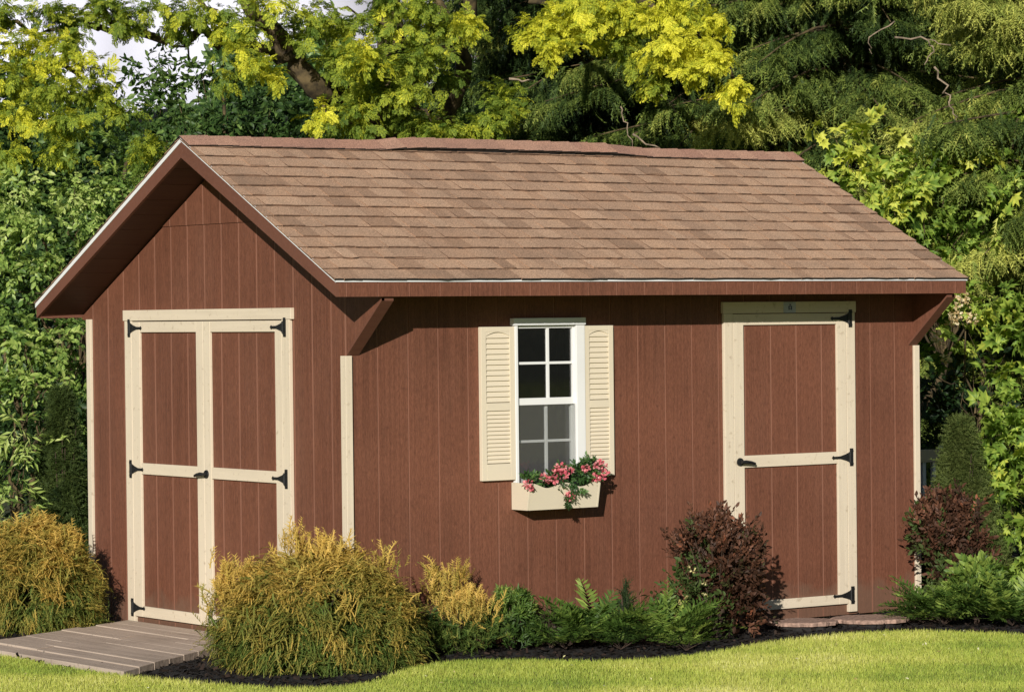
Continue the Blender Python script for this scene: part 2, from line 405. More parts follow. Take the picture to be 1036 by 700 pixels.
# mulch bed sheet, gently uneven
m, nt, b = new_mat('bark_mulch'); MMULCH = m
c = ramp(nt, noise(nt, 40, 6), [(.3, (.006, .004, .004)), (.6, (.013, .009, .007)), (.8, (.028, .019, .014))]); nt.links.new(c, b.inputs['Base Color']); b.inputs['Roughness'].default_value = 1
bump(nt, b, noise(nt, 55, 5), 1, .03)
nx, ny = 150, 110; gx = np.linspace(-3.6, 8.5, nx); gy = np.linspace(-5, 6, ny); X, Y = np.meshgrid(gx, gy)
def mulch_z(x, y): return .032+.006*np.sin(x*5.1+y*3)+.005*np.sin(x*11-y*7)
Z = mulch_z(X, Y)+rng.normal(0, .002, X.shape)
V = np.stack([X, Y, Z], -1).reshape(-1, 3); I = np.arange(nx*ny).reshape(ny, nx)
q = np.stack([I[:-1, :-1], I[:-1, 1:], I[1:, 1:], I[1:, :-1]], -1).reshape(-1, 4)
T = np.concatenate([q[:, [0, 1, 2]], q[:, [0, 2, 3]]])
tag(np_mesh('mulch_bed', V, T, np.full(len(T), .5), MMULCH), kind='structure')
# mulch chips
f = Fol(); n = 26000; x = rng.uniform(-1.8, 5.5, n); y = rng.uniform(-2.6, 2.8, n)
k = ~inside(lawn_poly, x, y) & ~((x > 0) & (y > 0) & (x < 4.24)); x, y = x[k], y[k]; n = len(x)
chip = (np.array([(-.3,0,0),(.3,0,.1),(.22,1,.12),(-.2,1,0)], float), np.array([(0,1,2),(0,2,3)]))
f.put([chip], np.stack([x, y, mulch_z(x, y)+.006], 1), rng.normal(size=(n, 3))*[1, 1, .25], rng.normal(size=(n, 3))*.4+[0, 0, 1], rng.uniform(.012, .04, n), rng.random(n))
tag(f.build('mulch_chips', leaf_mat('mulch_chip', [(0, (.006, .005, .004)), (.6, (.016, .011, .008)), (1, (.045, .028, .02))], 0, .9)), 'dark bark mulch chips in the planting bed around the shed', 'mulch', kind='stuff')
# grass
blade = [ (np.array([(-.05,0,0),(.05,0,0),(.035,.06,.55),(-.035,.06,.55),(0,.28,1)], float), np.array([(0,1,2),(0,2,3),(3,2,4)])),
          (np.array([(-.05,0,0),(.05,0,0),(.04,-.05,.5),(-.035,-.05,.5),(.05,.35,.85)], float), np.array([(0,1,2),(0,2,3),(3,2,4)]))]
f = Fol()
for (x0, x1, y0, y1, dens) in [(-4.6, 5.6, -4.8, 4.2, 9500), (-7, 9, -8, 6, 1500)]:
    n = int((x1-x0)*(y1-y0)*dens); x = rng.uniform(x0, x1, n); y = rng.uniform(y0, y1, n)
    # keep what the photograph's corner of the lawn could show
    rel = np.stack([x-CAM[0], y-CAM[1]], 1); dep = rel@_f[:2]; lat = rel@_r[:2]; uu = PPX+FOC*lat/dep
    k = inside(lawn_poly, x, y)
    if dens > 2000: k &= (uu > -480) & (uu < 1450) & (dep > 15.0)
    x, y = x[k], y[k]; n = len(x)
    d = rng.normal(size=(n, 3))*[1, 1, 0]; pat = np.sin(x*1.7+2*np.sin(y*1.3))*.10+np.sin(y*4.1+x*2.3)*.07+np.sin(x*9+1)*np.sin(y*7)*.06
    f.put(blade, np.stack([x, y, np.full(n, ZL-.002)], 1), d, rng.normal(0, .28, (n, 3))+[0, 0, 1], rng.uniform(.017, .034, n)*(1+1.4*pat), .5+pat*1.6+rng.normal(0, .13, n), .05)
MGRASS = leaf_mat('grass_blade', [(0, (.22, .35, .05)), (.4, (.50, .58, .10)), (.75, (.70, .69, .17)), (1, (.88, .84, .38))], .35, .5, .3, 1.2)
tag(f.build('grass', MGRASS), 'short sunlit yellow green lawn grass in front of the shed', 'grass', kind='stuff')

# added backdrop: lumpy pale mesh, sunlit to whiten the sky gaps between trees
m, nt, b = new_mat('backdrop_white'); MBACKDROP = m
b.inputs['Base Color'].default_value = (.62, .63, .72, 1); b.inputs['Roughness'].default_value = 1
na, nz_ = 120, 24; aa = np.linspace(R(-70), R(70), na)+R(36.8); V = []
for side in (0, 1):
    for i in range(nz_):
        for a in aa:
            t = i/(nz_-1); lump = 60*math.sin(a*23+t*4)*math.cos(a*9-t*7)+25*math.sin(a*57+t*15)
            rr = (900+lump+200*t*t) if side == 0 else (1300-lump)
            V.append((CAM[0]+rr*math.sin(a), CAM[1]+rr*math.cos(a), 60+t*(330+60*math.sin(a*11)+30*math.sin(a*31))))
V = np.array(V); I = np.arange(len(V)).reshape(2, nz_, na); F = []
for sd in (0, 1):
    J = I[sd]; q = np.stack([J[:-1, :-1], J[:-1, 1:], J[1:, 1:], J[1:, :-1]], -1).reshape(-1, 4); F.append(q)
for a_, b_ in ((I[0][-1], I[1][-1]), (I[0][0], I[1][0])): F.append(np.stack([a_[:-1], a_[1:], b_[1:], b_[:-1]], -1))
for k in (0, -1): a_, b_ = I[0][:, k], I[1][:, k]; F.append(np.stack([a_[:-1], a_[1:], b_[1:], b_[:-1]], -1))
q = np.concatenate(F); T = np.concatenate([q[:, [0, 1, 2]], q[:, [0, 2, 3]]])
tag(np_mesh('sky_backdrop', V, T, np.full(len(T), .5), MBACKDROP), kind='structure')

f = Fol(); n = 260; x = rng.uniform(-2.2, 4.2, n); y = rng.uniform(-4, .5, n); k = inside(lawn_poly, x, y); x, y = x[k], y[k]; n = len(x)
f.put([LEAF], np.stack([x, y, ZL+rng.uniform(.018, .034, n)], 1), rng.normal(size=(n, 3))*[1, 1, .3], rng.normal(0, .4, (n, 3))+[0, 0, 1], rng.uniform(.010, .026, n), rng.random(n))
tag(f.build('lawn_litter', leaf_mat('dry_leaf', [(0, (.30, .22, .07)), (.6, (.6, .55, .22)), (1, (.85, .82, .6))], .1)), 'tiny pale clover heads and dry bits scattered over the lawn', 'lawn litter', kind='stuff')

# ================================================================== DECK PAD
mdk = wood_paint('weathered_plank', (.55, .44, .345), (.36, .28, .215), var=.1, streak=(30, 2, 30), rough=.85, bs_=.8, dirt=(.17, .13, .105))
root = empty('plank_pad', (-.75, 1.2, 0), 'weathered grey wooden plank pad on the ground in front of the double doors', 'ramp')
pad = [(-1.425, -.02), (-.03, 1.02), (-.03, 2.53), (-1.425, 1.84)]
lo = lambda x: -.02+(x+1.425)/1.395*1.04
hi = lambda x: 1.84+(x+1.425)/1.395*.69
xs = np.linspace(-1.425, -.03, 10)
for a, b_ in zip(xs[:-1], xs[1:]):
    cut = sorted([rng.uniform(.25, .75)]); y0a, y1a = lo(a), hi(a); y0b, y1b = lo(b_), hi(b_)
    ts = [0]+list(cut)+[1]
    for t0, t1 in zip(ts[:-1], ts[1:]):
        g = .0022; zt = .074+rng.normal(0, .0018)-.008*(a < -1.3)
        A = (a+g, y0a+(y1a-y0a)*t0+g); B = (b_-g, y0b+(y1b-y0b)*t0+g); C = (b_-g, y0b+(y1b-y0b)*t1-g); D = (a+g, y0a+(y1a-y0a)*t1-g)
        mb = MB(); mb.prism([(*A, .03), (*B, .03), (*C, .03), (*D, .03)], (0, 0, zt-.03)); mb.build('plank', mdk, root, bevel=.003)
mb = MB()
for t in (.15, .5, .85):
    yl = [lo(-1.40)+(hi(-1.40)-lo(-1.40))*t, lo(-.06)+(hi(-.06)-lo(-.06))*t]
    mb.prism([(-1.40, yl[0]-.04, .012), (-.06, yl[1]-.04, .012), (-.06, yl[1]+.04, .012), (-1.40, yl[0]+.04, .012)], (0, 0, .017))
mb.build('joist', mdk, root)

# ================================================================== SHED
L, D = 4.24, 3.048
OF, ORR, G, G2, ZE, ZR, H, YR = .390, .127, .307, .079, 2.134, 2.980, .093, 1.298
SL = (ZR-ZE)/(YR+OF)
ztop = lambda y: ZR-SL*abs(y-YR)
zun = lambda y: ztop(y)-H
shed = empty('garden_shed', (L/2, D/2, 0), 'reddish brown wooden garden shed with brown shingle roof and cream trim', 'shed')
ZB = .045
# --- grooved siding: boards and lighter groove strips, each column clipped to a top profile
def siding(mb, axis, a0, a1, first, z0, ztopf, plane, outw, th=.018, gw=.0105, gd=.004, pitch=.2032, kinks=()):
    """axis 'x' or 'y'; plane = outer face coordinate; outw = -1 (faces -axis)"""
    gs = []; k = math.ceil((a0-first)/pitch)-1
    while first+k*pitch < a1+gw:
        gs.append(first+k*pitch); k += 1
    cuts = [a0]+[c for g_ in gs for c in (g_-gw/2, g_+gw/2) if a0 < c < a1]+[a1]
    for lo_, hi_ in zip(cuts[:-1], cuts[1:]):
        mid = (lo_+hi_)/2; isg = any(abs(mid-g_) < gw/2 for g_ in gs)
        sub = [lo_]+[k_ for k_ in kinks if lo_ < k_ < hi_]+[hi_]
        for s0, s1 in zip(sub[:-1], sub[1:]):
            o0 = plane-outw*(gd if isg else 0); o1 = plane-outw*th
            zz0 = z0(mid) if callable(z0) else z0
            poly = [(s0, zz0), (s1, zz0), (s1, ztopf(s1)), (s0, ztopf(s0))]
            if min(ztopf(s0), ztopf(s1)) < zz0: continue
            if axis == 'x': mb.prism([(p, o0, z) for p, z in poly], (0, o1-o0, 0), 1 if isg else 0)
            else: mb.prism([(o0, p, z) for p, z in poly], (o1-o0, 0, 0), 1 if isg else 0)
# front wall (faces -y), with the window hole left open
WX0, WX1, WZ0, WZ1 = 1.135, 1.575, .93, 1.885
mb = MB(); fz = lambda x: zun(0)-.004
siding(mb, 'x', 0, WX0, -.0, ZB, fz, 0, -1); siding(mb, 'x', WX1, L, -.0, ZB, fz, 0, -1)
siding(mb, 'x', WX0, WX1, -.0, ZB, lambda x: WZ0, 0, -1); siding(mb, 'x', WX0, WX1, -.0, WZ1, fz, 0, -1)
mb.build('front_wall', [MSIDE, MGROOVE], shed)
# gable walls
SEAM = 2.492
for nm, xp, ow in (('gable_wall', 0, -1), ('gable_wall', L, 1)):
    mb = MB(); zg = lambda y: zun(y)-.003; off = D-.0415
    siding(mb, 'y', .019, D, off, ZB, lambda y: min(zg(y), SEAM-.003), xp, ow, gw=.017, gd=.0025, kinks=(YR, YR-(zun(YR)-SEAM)/SL, YR+(zun(YR)-SEAM)/SL))
    y0, y1 = YR-(zun(YR)-SEAM)/SL+.009, YR+(zun(YR)-SEAM)/SL-.009
    siding(mb, 'y', y0, y1, off, SEAM, zg, xp+ow*.006, ow, gw=.017, gd=.0025, kinks=(YR,), th=.023)
    mb.build(nm, [MSIDE, MGROOVE], shed)
mb = MB(); siding(mb, 'x', .019, L-.019, 0, ZB, lambda x: zun(D)-.004, D, 1); mb.build('rear_wall', [MSIDE, MGROOVE], shed)
# wall core (studs and lining) so that the room inside is closed and dark
mb = MB(); t = .02
for x0, x1 in ((t, .06), (L-.06, L-t)):
    mb.prism([(x0, t, ZB), (x0, D-t, ZB), (x0, D-t, zun(D)-.02), (x0, YR, zun(YR)-.02), (x0, t, zun(0)-.02)], (x1-x0, 0, 0))
mb.box(.06, L-.06, D-.06, D-t, ZB, zun(D)-.06)
mb.box(.06, WX0, t, .05, ZB, 2.1); mb.box(WX1, L-.06, t, .05, ZB, 2.1); mb.box(WX0, WX1, t, .05, ZB, WZ0); mb.box(WX0, WX1, t, .05, WZ1, 2.1)
mb.box(.06, L-.06, .05, D-.06, ZB, .10)
for k in range(9): mb.box(.3+k*.41, .34+k*.41, D-.15, D-.06, .1, 2.0)
for k in range(9): mb.box(.06, L-.06, .3+k*.3, .34+k*.3, 2.3, 2.39) if k < 0 else None
mb.build('wall_frame', MINT, shed)
mb = MB(); mb.box(.03, L-.03, .03, D-.03, .0, ZB-.002); mb.build('floor_skid', MBARK, shed)
# brackets of the overhang (wedge of siding with a board below)
ZW = 1.716
for xa, xb, face in ((0, .018, 1), (L-.018, L, 1)):
    mb = MB(); yo = -OF+.022
    zo = zun(yo)-.004
    mb.prism([(xa, 0, ZW+.018), (xa, 0, zun(0)-.004), (xa, yo, zo), (xa, yo, zo-.03)], (xb-xa, 0, 0))
    # grooves in the wedge
    br = mb.build('bracket', MSIDE, shed)
    bx0, bx1 = (0.0, .078) if xa == 0 else (L-.06, L+.012)
    mb = MB(); a = np.array([0, ZW]); c_ = np.array([yo, zo-.03]); d_ = unit(c_-a); nrm = np.array([-d_[1], d_[0]])*(-1)
    if nrm[1] > 0: nrm = -nrm
    pts = [a+[-.001, 0], c_, c_-nrm*.016*0+np.array([0, .016]), a+[-.001, .020]]
    mb.prism([(bx0-.001 if xa == 0 else bx0, p[0], p[1]) for p in pts], (bx1-bx0, 0, 0)); mb.build('bracket_board', MFASC, shed)
# rear wedges
for xa in (0, L-.018):
    mb = MB(); mb.prism([(xa, D, 1.94-.02), (xa, D, zun(D)-.004), (xa, D+ORR-.02, zun(D+ORR-.02)-.004), (xa, D+ORR-.02, zun(D+ORR-.02)-.02)], (.018, 0, 0)); mb.build('bracket', MSIDE, shed)
# corner trims (L shaped boards)
for (cx, cy, sx, sy, zt) in ((0, 0, 1, 1, ZW), (L, 0, -1, 1, ZW), (0, D, 1, -1, 1.935), (L, D, -1, -1, 1.935)):
    mb = MB(); T_ = .019; w1, w2 = .024, .037
    o = lambda p: (cx+sx*p[0], cy+sy*p[1], .05)
    pts = [(-T_, -T_), (w1, -T_), (w1, -.0005), (-.0005, -.0005), (-.0005, w2), (-T_, w2)]
    pts = [o(p) for p in pts]
    if sx*sy < 0: pts = pts[::-1]
    mb.prism(pts, (0, 0, zt-.05)); mb.build('corner_trim', MCREAM, shed, bevel=.002)

# --- roof
roofX0, roofX1 = -G, L+G2
def slope_pt(side, s, lift=0):
    """side -1 front, +1 rear; s metres down the slope from the ridge"""
    c = 1/math.sqrt(1+SL*SL); return YR+side*s*c+side*lift*SL*c, ZR-s*SL*c+lift*c
deck = MB(); inx = .02
for side, ye in ((-1, -OF+.02), (1, D+ORR-.02)):
    deck.prism([(roofX0+inx, YR, ZR-.012), (roofX0+inx, ye, ztop(ye)-.012), (roofX0+inx, ye, ztop(ye)-.07), (roofX0+inx, YR, ZR-.07)], (roofX1-roofX0-2*inx, 0, 0))
roof = deck.build('roof', MFASC, shed)
# soffit panels under the gable and eave overhangs
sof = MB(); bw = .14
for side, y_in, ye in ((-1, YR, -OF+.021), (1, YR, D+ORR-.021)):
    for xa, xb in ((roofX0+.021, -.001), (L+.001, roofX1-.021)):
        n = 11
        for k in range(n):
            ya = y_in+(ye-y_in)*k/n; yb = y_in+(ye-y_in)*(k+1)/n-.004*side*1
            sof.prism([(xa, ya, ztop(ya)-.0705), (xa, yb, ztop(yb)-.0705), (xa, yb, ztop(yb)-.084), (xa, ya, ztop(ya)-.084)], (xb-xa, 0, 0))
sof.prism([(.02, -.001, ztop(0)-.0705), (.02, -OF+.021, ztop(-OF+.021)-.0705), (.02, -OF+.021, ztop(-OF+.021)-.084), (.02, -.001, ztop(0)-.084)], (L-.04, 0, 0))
sof.build('soffit', wood_paint('soffit_shade_brown', (.085, .04, .027), (.065, .03, .02), streak=(1.5, 45, 45)), roof)  # darker than the fascia brown: overhang shade put into the colour
# barge boards
for xa in (roofX0, roofX1-.02):
    for side, ye in ((-1, -OF), (1, D+ORR)):
        mb = MB(); e = .0015 if side == 1 else 0
        mb.prism([(xa, YR+side*e, ZR-.008), (xa, ye, ztop(ye)-.008), (xa, ye, ztop(ye)-H), (xa, YR+side*e, ZR-H-.018)], (.02, 0, 0)); mb.build('barge_board', MFASC, roof)
# eave fascia with siding grooves
mb = MB(); siding(mb, 'x', roofX0+.0202, roofX1-.0202, -.24, ZE-H, lambda x: ZE-.01, -OF, -1, th=.019, gw=.0085, gd=.004)
mb.build('fascia', [MSIDE, MGROOVE], roof)
mb = MB(); ye = D+ORR; mb.box(roofX0+.0202, roofX1-.0202, ye-.019, ye, ztop(ye)-H, ztop(ye)-.01); mb.build('fascia', MFASC, roof)
# white drip edge
mb = MB()
for xa in (roofX0-.006, roofX1+.001):
    for side, ye in ((-1, -OF-.006), (1, D+ORR+.006)):
        tk = .026 if side == 1 else .012
        mb.prism([(xa, YR+side*.001, ZR+.003), (xa, ye, ztop(ye)+.003), (xa, ye, ztop(ye)-tk), (xa, YR+side*.001, ZR-tk)], (.005, 0, 0))
for ye, o in ((-OF-.007, .005), (D+ORR+.002, .005)):
    mb.box(roofX0-.006, roofX1+.006, ye, ye+o, ztop(-OF if ye < 0 else D+ORR)-.013, ztop(-OF if ye < 0 else D+ORR)-.002)
mb.build('drip_edge', MDRIP, roof)
# shingles: overlapping courses of irregular tabs with dark cut edges
mb = MB(); EXP = .137; OV = .022
for side, ye in ((-1, -OF), (1, D+ORR)):
    SLN = abs(ye-YR)*math.sqrt(1+SL*SL)+.012; ncr = int(SLN/EXP)+1
    for r_ in range(ncr+1):
        s1 = SLN-r_*EXP; s0 = max(s1-EXP-OV, .0)
        if s1 <= .03: continue
        def strip(xa, xb, s0, s1, lo_, hi_, var, j1=0, j2=0, sk=0):
            s1b = s1+j2; Pb = [slope_pt(side, s, l) for s, l in ((s0, -.001), (s1b, lo_), (s1b, hi_), (s0, .0012))]
            P0 = [slope_pt(side, s, l) for s, l in ((s0, -.001), (s1+j1, lo_), (s1+j1, hi_), (s0, .0012))]
            vv = [(xa, y, z) for y, z in P0]+[(xb, y, z) for y, z in Pb]
            vv[1] = (xa+sk, *vv[1][1:]); vv[2] = (xa+sk, *vv[2][1:]); vv[5] = (xb-sk, *vv[5][1:]); vv[6] = (xb-sk, *vv[6][1:])
            n = len(mb.v); mb.v += vv
            sm = 1 if rng.random() < .22 else 0
            for ff, mi in (((2, 3, 7, 6), 0), ((1, 2, 6, 5), 2 if r_ == 0 else 1), ((0, 1, 5, 4), 1), ((0, 3, 2, 1), sm), ((4, 5, 6, 7), 0)):
                mb.f.append([n+i for i in (ff if side < 0 else ff[::-1])]); mb.m.append(mi); mb.a.append(var if ff[0] == 2 else .0)
        # base layer, in metre-long sheets
        x = roofX0-.012-rng.uniform(0, .9); je = rng.normal(0, .0025)
        while x < roofX1+.012:
            xb = x+1.0; a, b_ = max(x, roofX0-.012), min(xb, roofX1+.012); jn = rng.normal(0, .0025)
            if b_ > a+.01:
                # wavy lower edge
                k = max(1, int((b_-a)/.12)); xx = np.linspace(a, b_, k+1); jj = [je]+list(rng.normal(0, .0036, k-1))+[jn]; vb = rng.uniform(.2, .7)
                for i in range(k): strip(xx[i], xx[i+1]-(.0015 if i == k-1 else 0), s0, s1, .0004, (.012 if r_ == 0 else .0088), vb+rng.normal(0, .03), jj[i] if i < len(jj) else 0, jj[i+1])
            je = rng.normal(0, .0025); x = xb
        # raised tabs
        x = roofX0-.012+rng.uniform(0, .1)
        while x < roofX1-.02:
            wd = rng.uniform(.08, .22); xb = min(x+wd, roofX1+.011)
            j = rng.normal(.001, .0015)
            mid_ = (x+xb)/2; jm = j+rng.normal(0, .0035)
            vv_ = rng.choice([rng.uniform(.5, .85), rng.uniform(.1, .5)], p=[.68, .32])
            strip(x, mid_, s0, s1, .0012, .0135, vv_, j, jm, 0); strip(mid_, xb, s0, s1, .0012, .0135, vv_, jm, j, 0)
            x = xb+rng.choice([.05, .09, .13, .17, .002], p=[.2, .25, .2, .1, .25])
mb.build('shingles', [MSH, MEDGE, MDARK], roof)
# ridge caps; the middle run sits raised on a vent
mb = MB(); x = roofX0-.012; VX0, VX1 = 1.17, 2.84; CW = .125
def rise(x):
    t0 = min(1, max(0, (x-VX0+.2)/.3)); t1 = min(1, max(0, (VX1+.2-x)/.3)); k = min(t0, t1); return k*k*(3-2*k)*.022
while x < roofX1+.005:
    xb = min(x+.19, roofX1+.012); h0 = .0165+rise(x); h1 = .0165+rise(xb)+.006; v_ = rng.uniform(.2, .9); j = rng.normal(0, .0015)
    for side in (-1, 1):
        for xx0, xx1, hh0, hh1 in ((x, xb, h0, h1),):
            A = []
            for X_, h_ in ((xx0, hh0), (xx1, hh1)):
                for s, l in ((0, h_), (CW+j, h_-.001), (CW+j, h_-.006), (0, h_-.006)):
                    y, z = slope_pt(side, s, l)
                    if s == 0: y = YR; z = ZR+l*math.sqrt(1+SL*SL)
                    A.append((X_, y, z))
            n = len(mb.v); mb.v += A
            for ff, mi in (((0, 1, 5, 4), 0), ((1, 2, 6, 5), 1), ((2, 3, 7, 6), 1), ((0, 3, 2, 1), 1), ((4, 5, 6, 7), 1)):
                mb.f.append([n+i for i in (ff if side > 0 else ff[::-1])]); mb.m.append(mi); mb.a.append(v_)
    x += .145
mb.build('ridge_cap', [MCAP, MDARK], roof)
mb = MB()
for side in (-1, 1):
    pts = [(VX0+.03, *slope_pt(side, .02, .0137)), (VX0+.03, *slope_pt(side, CW-.012, .0137)), (VX0+.03, *slope_pt(side, CW-.012, .033)), (VX0+.03, *slope_pt(side, .02, .033))]
    mb.prism(pts, (VX1-VX0-.06, 0, 0))
mb.build('ridge_vent', MDARK, roof)

# --- hinges / handles
def hinge(door, pos, axis, tip, ln=.145):
    """plate on the jamb at pos (a, z), strap pointing tip = +1/-1 along the wall axis"""
    a, z = pos; mb = MB(); q = .0415 if axis == 'y' else .0415
    def pt(a_, z_, dep): return (a_, -dep, z_) if axis == 'x' else (-dep, a_, z_)
    def slab(poly, d0, d1):
        p = [pt(x_, z_, d0) for x_, z_ in poly]; e = np.array(pt(0, 0, d1))-np.array(pt(0, 0, d0)); mb.prism(p, e)
    t = tip
    slab([(a-.013, z-.055), (a+.013, z-.055), (a+.013, z-.047), (a+.016, z-.04), (a+.013, z-.03), (a+.013, z+.03), (a+.016, z+.04), (a+.013, z+.047), (a+.013, z+.055), (a-.013, z+.055)], .0242, .0285)
    b0 = a+t*.016
    slab([(b0, z-.032), (b0+t*.03, z-.020), (b0+t*.075, z-.0085), (b0+t*(ln-.02), z-.007), (b0+t*(ln-.012), z-.012), (b0+t*ln, z), (b0+t*(ln-.012), z+.012), (b0+t*(ln-.02), z+.007), (b0+t*.075, z+.0085), (b0+t*.03, z+.020), (b0, z+.032)], .0244, .0282)
    mb.tube([pt(a+t*.0145, z-.034, .0305), pt(a+t*.0145, z+.034, .0305)], [.0065, .0065], 10)
    for (sa, sz) in ((a-.003*t, z-.04), (a-.003*t, z+.04), (b0+t*.035, z), (b0+t*.1, z)):
        c0 = pt(sa, sz, .028); c1 = pt(sa, sz, .0315); mb.tube([c0, c1], [.0055, .0045], 8)
    return mb.build('hinge', MBLACK, door)
def leaf(name, axis, a0, a1, z0, z1, stile0, stile1, rails, first, hinges, htip):
    mk = lambda: MB()
    def bx(mb, x0, x1, d0, d1, zz0, zz1):
        if axis == 'x': mb.box(x0, x1, -d1, -d0, zz0, zz1)
        else: mb.box(-d1, -d0, x0, x1, zz0, zz1)
    mb = mk(); siding(mb, axis, a0, a1, first, z0, lambda _: z1, -.0055, -1, th=.005, gd=.002, gw=.0105 if axis == 'x' else .017)
    dr = mb.build('door', [MSIDE, MGROOVE], shed)
    for (s0, s1) in ((a0, a0+stile0), (a1-stile1, a1)):
        mb = mk(); bx(mb, s0, s1, .0058, .0225, z0, z1); mb.build('stile', MCREAM, dr, bevel=.002)
    for (r0, r1) in rails:
        mb = mk(); bx(mb, a0+stile0+.001, a1-stile1-.001, .0058, .0212, r0, r1); mb.build('rail', MCREAM_H, dr, bevel=.002)
    for (ha, hz) in hinges: hinge(dr, (ha, hz), axis, htip)
    return dr
def trimbox(name, axis, a0, a1, z0, z1, mat, d1=.0235):
    mb = MB()
    if axis == 'x': mb.box(a0, a1, -d1, -.0005, z0, z1)
    else: mb.box(-d1, -.0005, a0, a1, z0, z1)
    return mb.build(name, mat, shed, bevel=.002)
# gable double doors
trimbox('door_jamb', 'y', 2.462, 2.548, .060, 1.9215, MCREAM); trimbox('door_jamb', 'y', .578, .662, .060, 1.9215, MCREAM)
trimbox('door_header', 'y', .556, 2.564, 1.923, 1.988, MCREAM_H, .026)
d1 = leaf('door', 'y', 1.5755, 2.459, .104, 1.9165, .082, .10, [(1.852, 1.9165), (.982, 1.050), (.104, .170)], D-.0415, [(2.486, 1.878), (2.486, 1.010), (2.486, .156)], -1, )
d2 = leaf('door', 'y', .665, 1.5725, .104, 1.9165, .075, .082, [(1.852, 1.9165), (.982, 1.050), (.104, .170)], D-.0415, [(.624, 1.878), (.624, 1.010), (.624, .156)], 1)
d1['label'] = 'left leaf of the double doors'; d2['label'] = 'right leaf of the double doors with the black handle'
# front single door
trimbox('door_jamb', 'x', 2.671, 2.7405, .075, 1.9285, MCREAM); trimbox('door_jamb', 'x', 3.6465, 3.716, .062, 1.9285, MCREAM)
trimbox('door_header', 'x', 2.664, 3.724, 1.930, 1.999, MCREAM_H, .026)
d3 = leaf('door', 'x', 2.7435, 3.6435, .114, 1.9255, .078, .076, [(1.858, 1.9255), (.991, 1.064), (.114, .174)], 0, [(3.676, 1.892), (3.676, 1.027), (3.676, .166)], -1)
mb = MB(); mb.box(3.135, 3.232, -.0305, -.0262, 1.930, 1.997); pl = mb.build('name_plate', MGREY, shed, bevel=.001)
mb = MB()
for k, (dx, dz, w_, h_) in enumerate([(0, .006, .030, .007), (-.010, -.004, .008, .022), (.010, -.004, .008, .022), (0, -.008, .028, .006), (0, .017, .012, .008)]):
    mb.box(3.186+dx-w_/2, 3.186+dx+w_/2, -.0318-.0002*k, -.0306, 1.963+dz-h_/2, 1.963+dz+h_/2)
mb.build('emblem', MBLUE, pl)
def handle(axis, a, z, tip, door):
    mb = MB()
    def pt(a_, dep, z_): return (a_, -dep, z_) if axis == 'x' else (-dep, a_, z_)
    mb.tube([pt(a, .0225, z), pt(a, .031, z)], [.026, .024], 16); mb.tube([pt(a, .030, z), pt(a, .056, z)], [.010, .010], 10)
    mb.tube([pt(a-.012*tip, .054, z), pt(a+.02*tip, .058, z+.001), pt(a+.06*tip, .056, z-.004), pt(a+.095*tip, .052, z-.012)], [.010, .011, .010, .008], 10)
    mb.build('handle', MBLACK, door, smooth=False)
handle('x', 2.785, 1.027, 1, d3); handle('y', 1.545, 1.008, 1, d2)

# --- window
frame = MB()
YF = -.034; WL, WR = 1.141, 1.557
frame.box(1.120, WL, YF, .02, .93, 1.873); frame.box(WR, 1.619, YF, .02, .93, 1.873)
frame.box(WL, WR, YF+.001, .02, .93, .955); frame.box(WL, WR, YF+.012, .02, 1.8665, 1.873)
wf = frame.build('window', MWHITE, shed, bevel=.0025)
mb = MB(); mb.box(1.108, 1.622, -.042, 0.0, 1.8735, 1.915); mb.build('drip_cap', MDRIP, wf, bevel=.002)
def sash(z0, z1, y, rt, rb):
    mb = MB(); l, r_ = .006, .012; vx = 1.371
    mb.box(WL+.0005, WL+l, y, y+.022, z0, z1); mb.box(WR-r_, WR-.0005, y, y+.022, z0, z1)
    mb.box(WL+l, WR-r_, y, y+.022, z0, z0+rb); mb.box(WL+l, WR-r_, y, y+.022, z1-rt, z1)
    zm = (z0+rb+z1-rt)/2; mb.box(vx-.0085, vx+.0085, y+.004, y+.018, z0+rb, z1-rt)
    mb.box(WL+l, vx-.0085, y+.005, y+.017, zm-.0075, zm+.0075); mb.box(vx+.0085, WR-r_, y+.005, y+.017, zm-.0075, zm+.0075)
    return mb.build('sash', MWHITE, wf, bevel=.001)
sash(1.412, 1.866, -.012, .010, .040); sash(.956, 1.430, .011, .020, .035)
mb = MB(); mb.box(WL+.002, WR-.004, .001, .004, 1.44, 1.86); mb.build('glass_pane', MGLASS, wf)
mb = MB(); mb.box(WL+.002, WR-.004, .0235, .0265, .98, 1.42); mb.build('glass_pane', MGLASS, wf)
mb = MB(); mb.box(WL+.0015, WR-.0015, -.0165, -.0155, .957, 1.411); mb.build('insect_screen', MSCREEN, wf)
